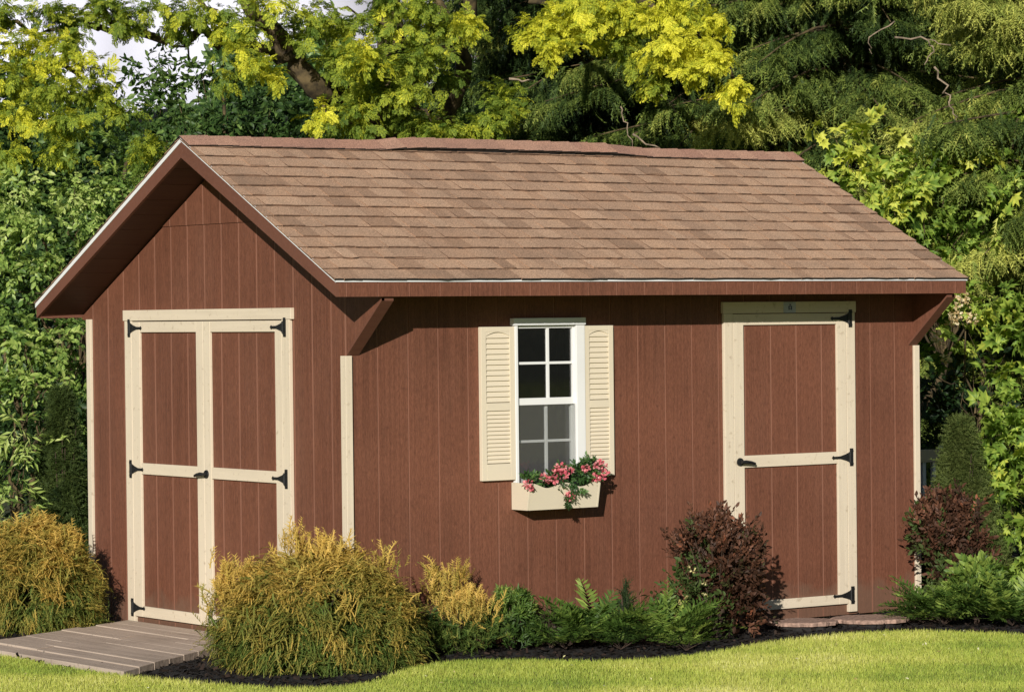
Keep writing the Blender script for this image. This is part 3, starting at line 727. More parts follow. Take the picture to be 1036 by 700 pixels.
# shutters
def shutter(x0, x1):
    z0, z1 = .985, 1.867; mb = MB(); sw = .034; yb, yf = -.001, -.030
    mb.box(x0, x0+sw, yf, yb, z0, z1); mb.box(x1-sw, x1, yf, yb, z0, z1)
    zr = [(z0, z0+.095), (1.385, 1.43), (z1-.028, z1)]
    for a, b_ in zr: mb.box(x0+sw, x1-sw, yf, yb, a, b_)
    n = 10; w_ = x1-x0-2*sw
    for k in range(n):
        t0, t1 = k/n, (k+1)/n; f_ = lambda t: .024*(1-(2*t-1)**2)
        xa, xb = x0+sw+w_*t0, x0+sw+w_*t1; top = z1-.028; low = z1-.055
        mb.prism([(xa, yf+.001, low+f_(t0)), (xb, yf+.001, low+f_(t1)), (xb, yf+.001, top), (xa, yf+.001, top)], (0, .02, 0))
    mb.box(x0+sw, x1-sw, -.008, yb, z0+.09, z1-.03)
    o = mb.build('shutter', MSHUT, shed, bevel=.0025)
    mb = MB()
    for a, b_ in ((z0+.097, 1.383), (1.432, z1-.036)):
        k = 13 if a < 1.3 else 13; h = (b_-a)/k
        for i in range(k):
            zz = a+i*h
            mb.prism([(x0+sw+.001, -.0095, zz+h+.004), (x0+sw+.001, -.0175, zz+h+.003), (x0+sw+.001, -.0285, zz+.0035), (x0+sw+.001, -.0245, zz+.0005), (x0+sw+.001, -.0095, zz+.004)], (x1-x0-2*sw-.002, 0, 0))
    mb.build('louvers', MSHUT, o)
shutter(.886, 1.119); shutter(1.6195, 1.829)

# ================================================================== FLOWER BOX
fb = empty('window_box', (1.36, -.09, .81), 'cream window box with scalloped front edge mounted below the window', 'planter')
X0, X1 = 1.106, 1.612; zb, zt = .812, .968
n = 40; pts = []
prof = lambda t: -.028*(.5-.5*math.cos(2*math.pi*t*2))-.004*math.sin(math.pi*t) if .0 < t < 1 else 0
mb = MB()
for k in range(n):
    t0, t1 = k/n, (k+1)/n; xa, xb = X0+.012+(X1-X0-.024)*t0, X0+.012+(X1-X0-.024)*t1
    z0_, z1_ = zt+prof(t0), zt+prof(t1); yy = lambda z: -.155-.03*(z-zb)/(zt-zb)
    mb.add([(xa, yy(zb), zb), (xb, yy(zb), zb), (xb, yy(z1_), z1_), (xa, yy(z0_), z0_), (xa, yy(zb)+.012, zb), (xb, yy(zb)+.012, zb), (xb, yy(z1_)+.012, z1_), (xa, yy(z0_)+.012, z0_)],
           [(0, 1, 2, 3), (7, 6, 5, 4), (3, 2, 6, 7), (4, 5, 1, 0)])
mb.build('front_panel', MSHUT, fb)
for xa in (X0, X1-.0118):
    mb = MB(); mb.prism([(xa, -.002, zb), (xa, -.156, zb), (xa, -.186, zt), (xa, -.002, zt)], (.0118, 0, 0)); mb.build('side_panel', MSHUT, fb, bevel=.001)
mb = MB(); mb.box(X0+.012, X1-.012, -.142, -.002, zb, zb+.012); mb.box(X0+.012, X1-.012, -.014, -.002, zb+.012, zt-.01); mb.build('base_panel', MSHUT, fb)
mb = MB(); mb.box(X0+.013, X1-.013, -.150, -.015, zb+.05, zt-.045); mb.build('potting_soil', MDARK, fb)
MFLEAF = leaf_mat('flower_leaf', [(0, (.02, .05, .015)), (.5, (.05, .12, .03)), (1, (.16, .26, .07))], .2, .45, .4)
MPINK = leaf_mat('pink_petal', [(0, (.60, .10, .14)), (.5, (.78, .22, .25)), (1, (.85, .48, .46))], .25, .6, .2, 1.1)
MSTEM = plain('green_stem', (.05, .10, .03), .6, 0, (20, .7, 1.3))
petal = [(np.array([(0,0,0),(.38,.45,.1),(.22,.95,.0),(-.22,.95,.0),(-.38,.45,.1)], float), np.array([(0,1,2),(0,2,3),(0,3,4)]))]
T_FL = [twig(LEAF, 7, .7, .55, .6, s+60) for s in range(3)]
def flower_plant(label, x, z, rx, rz, nl, blooms):
    base = (x, -.10, zt-.05); root = empty('flowering_plant', base, label, 'flower', 'flowering plants in the window box')
    mb = MB(); f = Fol()
    p, dd = ball(nl, (x, -.125, z), (rx, .06, rz), .1)
    f.put(T_FL, p, dd+rng.normal(0, .4, dd.shape)+[0, -.3, .1], dd*.3+[0, -.7, .8]+rng.normal(0, .4, dd.shape), rng.uniform(.035, .06, len(p)), rng.uniform(.1, .8, len(p)))
    for i in range(0, len(p), 6): mb.tube([(x+rng.normal(0, rx*.25), -.10, zt-.06), (p[i]+np.array([x, -.11, z]))/2, p[i]], [.003, .0025, .0015], 5)
    mb.build('stem', MSTEM, root); f.build('foliage', MFLEAF, root, base)
    for (bx_, bz, br) in blooms:
        f = Fol(); c = np.array([bx_, -.19+rng.uniform(-.015, .01), bz]); n = int(34*br/.02)
        p, dd = ball(n, c, (br, br*.8, br), .5)
        f.put(petal, p, dd+rng.normal(0, .7, dd.shape), dd+[0, -.3, .2]+rng.normal(0, .3, dd.shape), rng.uniform(.014, .026, n), rng.random(n))
        f.build('blossom', MPINK, root, base)
flower_plant('small pink flowering plant hanging over the left end of the window box', 1.16, .975, .09, .03, 42, [(1.09, .965, .022), (1.115, .945, .012), (1.20, 1.0, .012), (1.235, .99, .012)])
flower_plant('pink flowering plant trailing down over the middle of the window box', 1.34, .99, .09, .055, 85, [(1.30, 1.045, .022), (1.345, 1.05, .018), (1.335, 1.01, .024), (1.39, 1.03, .014), (1.275, .985, .014), (1.385, .885, .02)])
flower_plant('tall leafy pink flowering plant at the right end of the window box', 1.55, 1.02, .10, .065, 120, [(1.50, 1.045, .016), (1.60, 1.055, .022), (1.635, 1.045, .017), (1.575, .99, .020), (1.64, 1.01, .014), (1.62, .985, .012)])
# the trailing strand of the middle plant
tr = [o for o in bpy.data.objects if o.name == 'foliage.001']
f = Fol(); n = 26; tt = rng.random(n); p = np.stack([1.39+.03*np.sin(tt*5)+rng.normal(0, .018, n), np.full(n, -.185)-rng.random(n)*.02, .97-.13*tt], 1)
f.put(T_FL, p, rng.normal(0, .5, (n, 3))+[0, -.3, -.8], rng.normal(0, .3, (n, 3))+[0, -1, .3], rng.uniform(.03, .05, n), rng.uniform(.1, .7, n))
f.build('trailing_shoot', MFLEAF, bpy.data.objects['flowering_plant.001'], tuple(bpy.data.objects['flowering_plant.001'].location))

# ================================================================== STEPPING STONES
mst = plain('red_sandstone', (.37, .24, .18), .9, 0, (45, .6, 1.35))
for (u, v, hw, dy, lab) in ((812, 628.5, 36, .15, 'round scalloped reddish stepping stone nearer the burgundy bush below the single door'), (880, 625.5, 40, .17, 'round scalloped reddish stepping stone to the right below the hinge side of the single door')):
    c = GP(u, v, .08); c[:2] += _f[:2]*.04; rx = hw*19.2/FOC; mb = MB(); n = 56; top = []; mid_ = []; bot = []
    for k in range(n):
        t = 2*math.pi*k/n; rr = 1+.035*math.cos(14*t)+rng.normal(0, .008)
        dx = CR[:2]*math.cos(t)*rx*rr; dd = _f[:2]*math.sin(t)*dy*1.15*rr
        top.append((c[0]+(dx+dd)[0]*.97, c[1]+(dx+dd)[1]*.97, .083+rng.normal(0, .001))); mid_.append((c[0]+(dx+dd)[0], c[1]+(dx+dd)[1], .078)); bot.append((c[0]+(dx+dd)[0]*.985, c[1]+(dx+dd)[1]*.985, .060))
    mb.add(top+mid_+bot, [tuple(range(n))]+[(n+i, n+(i+1) % n, (i+1) % n, i) for i in range(n)]+[(2*n+i, 2*n+(i+1) % n, n+(i+1) % n, n+i) for i in range(n)]+[tuple(range(2*n, 3*n))[::-1]])
    k_ = len(mb.v); mb.add([(c[0]+(p[0]-c[0])*.9, c[1]+(p[1]-c[1])*.9, .0605) for p in bot]+[(c[0]+(p[0]-c[0])*.86, c[1]+(p[1]-c[1])*.86, .02) for p in bot], [(i, (i+1) % n, n+(i+1) % n, n+i) for i in range(n)], 1)  # recessed foot in near-black, the shade under the slab put into its colour
    o = mb.build('stepping_stone', [mst, MDARK], origin=(c[0], c[1], .02)); tag(o, lab, 'stone', 'stepping stones at the single door')

# ================================================================== SHRUBS
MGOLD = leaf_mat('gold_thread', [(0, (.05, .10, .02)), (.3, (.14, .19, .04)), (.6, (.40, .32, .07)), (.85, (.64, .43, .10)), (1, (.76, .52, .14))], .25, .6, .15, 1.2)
MFERN = leaf_mat('fern_green', [(0, (.018, .04, .010)), (.5, (.09, .165, .03)), (1, (.33, .42, .08))], .25, .5, .3)
MBURG = leaf_mat('burgundy_leaf', [(0, (.06, .10, .025)), (.16, (.07, .085, .025)), (.3, (.04, .022, .014)), (.6, (.085, .038, .022)), (.88, (.18, .08, .045)), (1, (.30, .10, .05))], .12, .55, .2)
MCON = leaf_mat('dark_conifer', [(0, (.012, .025, .01)), (.5, (.035, .06, .018)), (1, (.085, .12, .035))], .15, .6, .2)
MTWIG = plain('twig_bark', (.07, .045, .03), .9, 0, (20, .6, 1.4))

def mop(label, u, v, d, rx, ry, h, n, green=.0, ragged=()):
    base = P(u, v, d); base[2] = .04; root = empty('golden_cypress', base, label, 'shrub', 'golden mop cypress shrubs')
    mb = MB(); f = Fol()
    for k in range(16):
        a = rng.uniform(0, 6.28); e = np.array([math.cos(a)*rx*.55, math.sin(a)*ry*.55, h*rng.uniform(.4, .8)])
        mb.tube([base+[0, 0, -.02], base+e*[.4, .4, .6], base+e], [.014, .009, .003], 5)
    mb.build('stem', MTWIG, root)
    # fans of drooping threads, clump by clump, over a lumpy dome
    def shell(nc, fr, per, extra):
        a = rng.uniform(0, 2*math.pi, nc); sn = rng.random(nc); el = np.arcsin(sn)
        od = np.stack([np.cos(a)*np.cos(el), np.sin(a)*np.cos(el), np.sin(el)], 1)
        H3 = od[:, :1]*np.array([*CR[:2], 0])*rx + od[:, 1:2]*np.array([*_f[:2], 0])*ry
        lump = fr*(1+.06*np.sin(3*a+1)*np.cos(3*el)+rng.normal(0, .06, nc)); q = H3*lump[:, None]
        q = q*(1-.14*np.clip(.3-sn, 0, 1)/.3)[:, None]; q[:, 2] = h*sn*lump+.03
        od2 = unit(np.stack([od[:, 0]*CR[0]+od[:, 1]*_f[0], od[:, 0]*CR[1]+od[:, 1]*_f[1], od[:, 2]], 1))
        for k in range(nc):
            m_ = per; hz = q[k, 2]/h
            up_ = .25*sn[k]-.38*(1-sn[k])
            ax = unit(od2[k]*[1, 1, .55]+[0, 0, up_]+rng.normal(0, .16, 3))
            dirs = ax[None]+rng.normal(0, .38, (m_, 3)); sz = rng.uniform(.09, .17, m_)*(1+.2*sn[k])
            pos = base+q[k]-unit(dirs)*(sz*.75)[:, None]+rng.normal(0, .028, (m_, 3))
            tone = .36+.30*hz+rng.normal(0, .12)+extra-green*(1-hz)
            kk = pos[:, 2] > .05
            if kk.sum(): f.put(T_THREAD, pos[kk], dirs[kk], (np.array([0, 0, 1.])+od2[k]*.4)[None]+rng.normal(0, .2, (kk.sum(), 3)), sz[kk], tone+rng.normal(0, .06, kk.sum()), .06, tg=.30)
    nc = n//14
    shell(int(nc*1.15), 1.0, 22, .04); shell(int(nc*.7), .86, 20, -.06); shell(int(nc*.4), .68, 18, -.12)
    for (uu, vv, rw, rh, cnt, tn) in ragged:      # ragged upright tips
        c = P(uu, vv, d-.05); n_ = cnt
        pos = c+rng.normal(0, 1, (n_, 3))*[rw, rw, rh]; dr = rng.normal(0, .35, (n_, 3))+[0, 0, 1.0]
        k = pos[:, 2] > .06
        f.put(T_THREADUP, pos[k], dr[k], rng.normal(size=(k.sum(), 3)), rng.uniform(.08, .17, k.sum()), tn+rng.normal(0, .1, k.sum()), .06)
    f.build('foliage', MGOLD, root, base)
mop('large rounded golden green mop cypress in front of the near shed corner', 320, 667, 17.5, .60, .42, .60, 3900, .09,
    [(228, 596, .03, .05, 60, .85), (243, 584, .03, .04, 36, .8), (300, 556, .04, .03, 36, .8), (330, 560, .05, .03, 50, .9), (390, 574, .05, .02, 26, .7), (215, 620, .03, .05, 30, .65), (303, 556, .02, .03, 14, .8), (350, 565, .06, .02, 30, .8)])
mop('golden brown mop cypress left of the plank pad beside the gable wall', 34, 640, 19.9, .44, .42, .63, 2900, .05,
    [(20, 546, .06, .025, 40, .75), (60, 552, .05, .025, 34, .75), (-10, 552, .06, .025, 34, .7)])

def upright(name, label, cat, u, v, d, w_, h, n, temps, mat, sz, tone, group=None, lean=.35, top=.0, shape='bush', tgrad=0):
    base = P(u, v, d); base[2] = .04; root = empty(name, base, label, cat, group)
    mb = MB(); f = Fol()
    for k in range(9):
        a = rng.uniform(0, 6.28); e = np.array([math.cos(a)*w_*.4, math.sin(a)*w_*.4, h*rng.uniform(.5, .85)])
        mb.tube([base+[0, 0, -.02], base+e*[.5, .5, .5], base+e], [.009, .006, .002], 5)
    mb.build('stem', MTWIG, root)
    z = rng.random(n)**.8; a = rng.uniform(0, 6.28, n)
    if shape == 'cone': rr = w_*(1-z)**.92*(1+.12*np.sin(5*a+3))+.01
    elif shape == 'dome': rr = w_*np.sqrt(np.clip(1-(z*1.02-.15)**2*1.15, 0, 1))
    else: rr = w_*(1-.35*z)*(.75+.25*np.sin(3*a+u))
    r_ = rr*(.35+.65*rng.random(n)**.5)
    q = np.stack([np.cos(a)*r_, np.sin(a)*r_, z*h], 1)
    od = np.stack([np.cos(a), np.sin(a), np.zeros(n)], 1)
    dirs = od*lean+[0, 0, 1-lean]+rng.normal(0, .25, (n, 3)); s_ = sz*rng.uniform(.7, 1.25, n)
    pos = base+q-unit(dirs)*s_[:, None]*.6; k = pos[:, 2] > .045
    f.put(temps, pos[k], dirs[k], (np.array([0, 0, .7])+od*.6)[k]+rng.normal(0, .35, (k.sum(), 3)), s_[k], (tone+tgrad*(z-.5)+rng.normal(0, .14, n))[k], .08)
    f.build('foliage', mat, root, base); return root, f, base
def fern(label, u, v, d, n, ln, tone=.55, spread=1.0, name='fern', cat='fern', group='green ferns along the bed', up=.75):
    base = P(u, v, d); base[2] = .04; root = empty(name, base, label, cat, group)
    mb = MB(); f = Fol()
    a = rng.uniform(0, 6.28, n); el = rng.uniform(.25, 1.25, n)*up+.1
    dd = np.stack([np.cos(a)*np.cos(el), np.sin(a)*np.cos(el), np.sin(el)], 1)
    s_ = ln*rng.uniform(.65, 1.1, n)
    st = base+np.stack([np.cos(a), np.sin(a), a*0], 1)*(rng.random(n)*.09*spread)[:, None]+[0, 0, .03]
    f.put(T_FERN, st+dd*(s_*.12)[:, None], dd+[0, 0, .12], np.stack([-np.cos(a)*.3, -np.sin(a)*.3, np.ones(n)], 1)+rng.normal(0, .25, (n, 3)), s_, tone+rng.normal(0, .2, n), .08)
    for k in range(0, n, 3): mb.tube([base+[0, 0, 0], st[k]+dd[k]*s_[k]*.15, st[k]+dd[k]*s_[k]*.3+[0, 0, .005]], [.002, .0018, .001], 4)
    mb.build('stem', MTWIG, root); f.build('foliage', MFERN, root, base); return root

# gold upright cypress between the big mop and the ferns
base = P(463, 655, 18.25); base[2] = .04; root = empty('golden_cypress', base, 'small upright golden cypress with wispy tips just right of the large mop cypress', 'shrub')
mb = MB(); f = Fol()
for k in range(8): mb.tube([base, base+[rng.normal(0, .07), rng.normal(0, .07), .25]], [.009, .004], 5)
mb.build('stem', MTWIG, root)
def puff(u, v, d, rw, rh, n, tone, temps, sz, dz=.8, nz=.4):
    c = P(u, v, d); pos = c+np.clip(rng.normal(0, .55, (n, 3)), -1, 1)*[rw, rw, rh]; k = pos[:, 2] > .05; pos = pos[k]; n = len(pos)
    f.put(temps, pos, rng.normal(0, .35, (n, 3))+[0, 0, dz], rng.normal(size=(n, 3))*.6+[0, -.3, nz], sz*rng.uniform(.7, 1.2, n), tone+rng.normal(0, .1, n), .07)
puff(465, 645, 18.2, .17, .09, 330, .16, T_THREADUP, .11, .3); puff(468, 622, 18.2, .15, .07, 240, .72, T_THREADUP, .11)
puff(475, 608, 18.2, .10, .05, 110, .95, T_THREADUP, .10); puff(450, 598, 18.25, .09, .10, 90, .72, T_THREADUP, .12); puff(468, 585, 18.25, .05, .05, 34, .72, T_THREADUP, .11)
puff(437, 582, 18.25, .03, .04, 16, .72, T_THREAD, .13); puff(432, 640, 18.2, .09, .10, 120, .05, T_THREADUP, .11, .4)
f.build('foliage', MGOLD, root, base)
upright('leafy_shrub', 'small dense dark green shrub between the small golden cypress and the ferns', 'shrub', 517, 655, 18.45, .17, .33, 330, T_NARROW, MFERN, .085, .42, tgrad=.4, shape='dome')
upright('leafy_shrub', 'low dusky purple green shrub left of the tallest fern', 'shrub', 558, 656, 18.55, .11, .17, 130, T_NARROW, leaf_mat('dusky_leaf', [(0, (.02, .03, .015)), (.6, (.06, .035, .03)), (1, (.10, .12, .04))], .1, .5, .3), .08, .5)
fern('tall arching green fern below the right side of the window box', 598, 652, 18.6, 72, .37, .52)
fern('low spreading green fern in front of the tallest fern', 572, 655, 18.4, 36, .22, .42)
upright('dwarf_conifer', 'thin dark spiky dwarf conifer standing between two ferns', 'shrub', 633, 654, 18.6, .06, .36, 120, T_SPR, MCON, .09, .3, shape='cone', lean=.3)
fern('bright green fern at the left foot of the burgundy bush', 672, 652, 18.55, 66, .31, .58)
fern('small green fern below the dwarf conifer', 628, 662, 18.35, 26, .17, .35)
fern('tiny green fern reaching out over the lawn edge below the burgundy bush', 694, 663, 18.25, 22, .17, .55)
def burg(label, u, v, d, w_, h, n, greenside):
    base = P(u, v, d); base[2] = .04; root = empty('burgundy_shrub', base, label, 'shrub', 'burgundy leaved shrubs')
    mb = MB(); f = Fol(); ends = []
    for k in range(34):
        a = rng.uniform(0, 6.28); t = rng.uniform(.25, 1)
        e = np.array([math.cos(a)*w_*t*.8, math.sin(a)*w_*t*.8, h*(.97-.45*t*rng.uniform(.3, 1.1))])
        mb.tube([base, base+e*[.35, .35, .5], base+e], [.004, .003, .0015], 5); ends.append(base+e)
    mb.build('stem', MTWIG, root)
    ps, ds = [], []
    for k in range(15):
        a = rng.uniform(0, 6.28); t = rng.uniform(.35, .75); zc = rng.uniform(.14, .74); cc = base+np.array([math.cos(a)*w_*t*(1.1-.4*zc), math.sin(a)*w_*t*.8, h*zc])
        p_, d_ = ball(n//12, cc, np.array([w_*.45, w_*.45, h*.24])*rng.uniform(.8, 1.15), .3, .07); ps.append(p_); ds.append(d_)
    p, dd = np.concatenate(ps), np.concatenate(ds)
    tone = .55+rng.normal(0, .16, len(p))
    sidec = (p-base)@CR/w_; gz = (p[:, 2]-base[2])/h
    gsel = (rng.random(len(p)) < np.clip(.9*(-greenside*sidec)+.75-1.0*gz, 0, .85)); tone[gsel] = rng.uniform(0, .1, gsel.sum())
    f.put(T_BROAD, p, dd*.7+[0, 0, .55]+rng.normal(0, .35, dd.shape), dd*.5+[0, 0, .6]+rng.normal(0, .45, dd.shape), rng.uniform(.07, .12, len(p)), tone, .05)
    for e in ends:
        m_ = 9; q = e+rng.normal(0, .028, (m_, 3))
        f.put(T_BROAD, q, rng.normal(0, .4, (m_, 3))+[0, 0, 1], rng.normal(0, .6, (m_, 3))+[0, -.3, .5], rng.uniform(.06, .10, m_), .62+rng.normal(0, .14, m_), .08)
    f.build('foliage', MBURG, root, base); return root, base
b1, bb1 = burg('large dark burgundy leaved bush left of the single door', 725, 640, 18.95, .29, .71, 700, 1.0)
b2, bb2 = burg('rounded burgundy leaved bush at the far right corner of the shed', 958, 628, 20.25, .27, .76, 720, .8)
f = Fol()
for (u, v) in ((697, 574), (701, 577), (694, 604), (688, 609), (712, 590), (713, 601)):
    c = P(u, v, 18.6); n = 8; f.put(petal, np.repeat([c], n, 0)+rng.normal(0, .006, (n, 3)), rng.normal(size=(n, 3)), rng.normal(size=(n, 3)), .013, rng.random(n))
f.build('yellow_blossom', leaf_mat('pale_yellow_petal', [(0, (.5, .42, .15)), (1, (.75, .65, .35))], .2), b1, bb1)
fern('broad deep green fern at the foot of the burgundy bush by the far corner', 955, 629, 19.6, 74, .32, .5)
fern('wide green fern in front of the shed corner trim nearest the lawn on the right', 934, 624, 19.75, 26, .22, .45)
fern('bright green fern at the right picture edge above the lawn', 1024, 633, 19.5, 80, .38, .6)
upright('leafy_shrub', 'low bright green leafy shrub between the ferns at the right', 'shrub', 988, 630, 19.7, .2, .36, 260, T_BROAD, MFERN, .13, .62, shape='dome')

def arbor(label, u, vt, d, w_, n, tone):
    top = P(u, vt, d); h = top[2]-.04
    upright('arborvitae', label, 'conifer', u, 600, d, w_, h, n, T_SPRAY, MARB, .16, tone, 'young cone shaped arborvitae', lean=.3, shape='cone')
MARB = leaf_mat('arborvitae', [(0, (.018, .035, .01)), (.5, (.06, .09, .02)), (1, (.14, .17, .045))], .2, .6, .2)
arbor('dark cone shaped arborvitae beside the left corner of the gable wall', 64, 398, 21.8, .30, 1900, .42)
arbor('green cone shaped arborvitae behind the burgundy bush at the right', 973, 428, 21.6, .40, 3000, .74)

# railing behind, right
rl = empty('deck_railing', P(960, 560, 23.6)*[1, 1, 0], 'cream wooden railing with white balusters glimpsed behind the right shed corner', 'railing')
A = P(915, 455, 23.6); zt_ = A[2]; dirx = np.array([*CR[:2], 0]); dirx /= np.linalg.norm(dirx)
def bar(mb, a, b_, w_, h): 
    a = np.array(a); b_ = np.array(b_); d_ = unit(b_-a); s_ = np.cross(d_, [0, 0, 1]); s_ = unit(s_)*w_/2
    mb.prism([a-s_, a+s_, a+s_+[0, 0, h], a-s_+[0, 0, h]], b_-a)
mb = MB(); bar(mb, A-[0, 0, .09], A+dirx*.32-[0, 0, .09], .05, .09); mb.build('top_rail', plain('tan_wood', (.75, .62, .40), .8, 0, (12, .85, 1.05)), rl)
mb = MB(); bar(mb, A-[0, 0, zt_-.12], A+dirx*.32-[0, 0, zt_-.12], .04, .07); mb.build('bottom_rail', MWHITE, rl)
for k in range(3):
    mb = MB(); c = A+dirx*(.06+k*.075); mb.box(c[0]-.015, c[0]+.015, c[1]-.015, c[1]+.015, .19, zt_-.092); mb.build('baluster', MWHITE, rl)
for k in (0, 1):
    mb = MB(); c = A+dirx*(.30*k+.01)+np.array([*_f[:2], 0])*.06; mb.box(c[0]-.04, c[0]+.04, c[1]-.04, c[1]+.04, 0, zt_+.03); mb.build('post', MWHITE, rl)

# ================================================================== TREES
MLOC = leaf_mat('locust_leaf', [(0, (.07, .13, .02)), (.3, (.18, .26, .035)), (.6, (.38, .44, .05)), (.85, (.70, .68, .05)), (1, (.85, .80, .08))], .35, .6, .2, 1.2)
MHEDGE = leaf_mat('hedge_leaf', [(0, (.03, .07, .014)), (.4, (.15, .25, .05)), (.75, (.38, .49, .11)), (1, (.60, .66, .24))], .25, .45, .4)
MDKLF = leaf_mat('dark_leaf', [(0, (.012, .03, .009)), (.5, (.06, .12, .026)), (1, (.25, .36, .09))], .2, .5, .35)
MVINE = leaf_mat('vine_leaf', [(0, (.03, .07, .012)), (.45, (.17, .28, .04)), (.8, (.40, .50, .08)), (1, (.65, .66, .10))], .3, .5, .3)
MSPR = leaf_mat('spruce_needle', [(0, (.012, .028, .008)), (.32, (.06, .10, .022)), (.6, (.20, .26, .05)), (1, (.58, .58, .13))], .15, .6, .25)

def tree_root(name, u, d, label, group=None, cat='tree'):
    b_ = P(u, 600, d); b_[2] = 0; return empty(name, b_, label, cat, group), b_
# --- golden locusts
LG = 'golden locust trees'
root, base = tree_root('locust_tree', 396, 26.5, 'golden green locust tree with forked trunks showing above the shed ridge', LG)
mb = MB(); d = 26.5
limb(mb, [base-[0, 0, .1], P(392, 150, d), P(396, 70, d), P(392, -60, d), P(400, -300, d)], .20, .07, 9)
limb(mb, [P(393, 150, d), P(412, 105, d-.1), P(430, 62, d-.2), P(445, 0, d-.2), P(470, -120, d-.2)], .08, .03)
limb(mb, [P(452, 112, d+.4), P(438, 75, d+.3), P(428, 50, d)], .03, .015)
limb(mb, [P(392, 140, d), P(350, 105, d-.4), P(318, 88, d-.8), P(290, 50, d-1), P(262, 18, d-1.2), P(225, -20, d-1.4)], .13, .05)
limb(mb, [P(296, 55, d-1), P(262, 52, d-1.2), P(225, 38, d-1.3), P(185, 40, d-1.3), P(145, 35, d-1.4), P(112, 32, d-1.4), P(70, 24, d-1.5)], .055, .018)
limb(mb, [P(120, 34, d-1.4), P(108, 12, d-1.4), P(80, -12, d-1.4)], .035, .02)
limb(mb, [P(225, 38, d-1.3), P(215, 12, d-1.3), P(180, -15, d-1.3)], .03, .02)
for (u0, v0, u1, v1) in ((392, 100, 350, 60), (396, 40, 345, 10), (430, 62, 490, 30), (412, 105, 440, 130), (318, 88, 330, 130), (290, 50, 300, 10), (150, 36, 190, 60), (100, 30, 60, 10)):
    limb(mb, [P(u0, v0, d-.4), P((u0+u1)/2+5, (v0+v1)/2-6, d-.7), P(u1, v1, d-1)], .02, .006, 5)
mb.build('trunk', MBARK, root, smooth=True)
f = Fol()
cl = [(345, 55, 25.6, 45, 30, .05), (400, 60, 25.4, 60, 26, .02), (330, 20, 25.6, 45, 22, .06), (400, 15, 25.6, 60, 22, -.02), (455, 25, 25.8, 45, 20, .0),
      (478, 22, 24.9, 22, 12, .3), (380, 95, 25.5, 45, 24, -.02), (430, 120, 25.7, 40, 22, -.04), (350, 120, 25.3, 30, 20, .02), (318, 118, 24.9, 16, 14, .30), (470, 130, 25.2, 34, 20, .12),
      (440, 138, 25.0, 30, 16, .05), (495, 118, 25.3, 26, 26, -.05), (505, 92, 25.6, 26, 20, -.1), (365, 45, 24.9, 22, 9, .28), (372, 62, 24.9, 28, 9, .2), (420, 92, 25, 36, 9, .15),
      (262, 68, 24.3, 26, 15, .32), (240, 52, 24.5, 22, 12, .12), (280, 80, 24.3, 14, 9, .32), (232, 80, 24.6, 16, 10, .05), (250, 30, 24.8, 22, 10, .1), (215, 12, 24.8, 40, 10, .05), (150, 12, 24.9, 45, 11, -.02), (100, 10, 24.9, 35, 12, -.02), (180, 26, 24.9, 22, 9, .05), (130, 24, 24.9, 24, 8, 0), (235, 25, 24.8, 20, 14, .05),
      (275, 5, 24.9, 30, 12, .15), (75, 20, 25.0, 30, 12, -.05), (300, 35, 25.2, 22, 14, -.05), (190, 22, 25, 30, 7, 0), (450, 75, 25.9, 26, 10, -.05)]
clumps_to(f, T_LOC, cl, 1450, .118, .44, droop=.35, up=1.0, sub=6)
clumps_to(f, T_LOC, [(400, -60, 26.5, 170, 60, .1), (300, -120, 26.5, 120, 60, .1), (180, -60, 25.5, 110, 45, .05), (460, -140, 26.5, 130, 60, .1)], 60, .2, .55, sub=8)
f.build('crown', MLOC, root, base)
root, base = tree_root('locust_tree', 452, 26.9, 'bright yellow locust with cascading sprays hanging above the shed roof ridge', LG)
mb = MB(); d = 25.6
limb(mb, [base-[0, 0, .1], P(448, 150, 26.9), P(460, 90, 26.8), P(468, 40, 26.6), P(490, -40, 26.3), P(540, -160, 26)], .10, .04, 8)
limb(mb, [P(490, -40, 26.3), P(540, -40, 25.8), P(562, -20, 25.6)], .05, .04, 7)
limb(mb, [P(562, -20, d), P(610, -8, d-.6), P(660, 5, d-1), P(710, 40, d-1.4), P(742, 80, d-1.6)], .05, .012)
limb(mb, [P(562, -20, d), P(545, 0, d-1), P(570, 30, d-1.4)], .03, .01)
mb.build('trunk', MBARK, root, smooth=True)
f = Fol()
cl = [(555, 22, 23.9, 36, 17, .30), (590, 18, 23.9, 32, 16, .26), (560, 42, 23.8, 26, 10, .30), (560, 58, 23.8, 9, 10, .2), (585, 42, 23.8, 10, 12, .26), (530, 30, 23.9, 14, 9, .3),
      (630, 12, 24, 34, 15, .2), (625, 42, 24.2, 24, 20, .02), (640, 62, 24.2, 16, 14, -.02), (668, 20, 23.8, 34, 18, .34), (695, 40, 23.7, 40, 17, .40), (720, 60, 23.6, 30, 15, .42), (738, 90, 23.6, 16, 18, .42),
      (700, 75, 23.7, 26, 16, .34), (672, 58, 23.8, 26, 16, .24), (722, 20, 23.8, 20, 14, .36), (690, 8, 23.8, 34, 14, .36), (745, 105, 23.6, 9, 9, .40), (665, 82, 23.9, 18, 10, .05), (600, 2, 24, 60, 12, .2), (655, 85, 24.0, 12, 12, .1)]
clumps_to(f, T_LOC, cl, 2100, .108, .52, droop=.45, up=1.0, sub=6)
clumps_to(f, T_LOC, [(600, -60, 25, 120, 50, .3), (650, -130, 25.3, 130, 60, .25), (720, -40, 24.6, 60, 40, .3)], 70, .2, .55, sub=8)
f.build('crown', MLOC, root, base)
root, base = tree_root('locust_tree', -60, 25.2, 'yellow flecked locust crown filling the upper left corner of the picture', LG)
mb = MB(); d = 25.2
limb(mb, [base-[0, 0, .1], P(-70, 200, d), P(-40, 60, d), P(-60, -200, d)], .14, .06, 8)
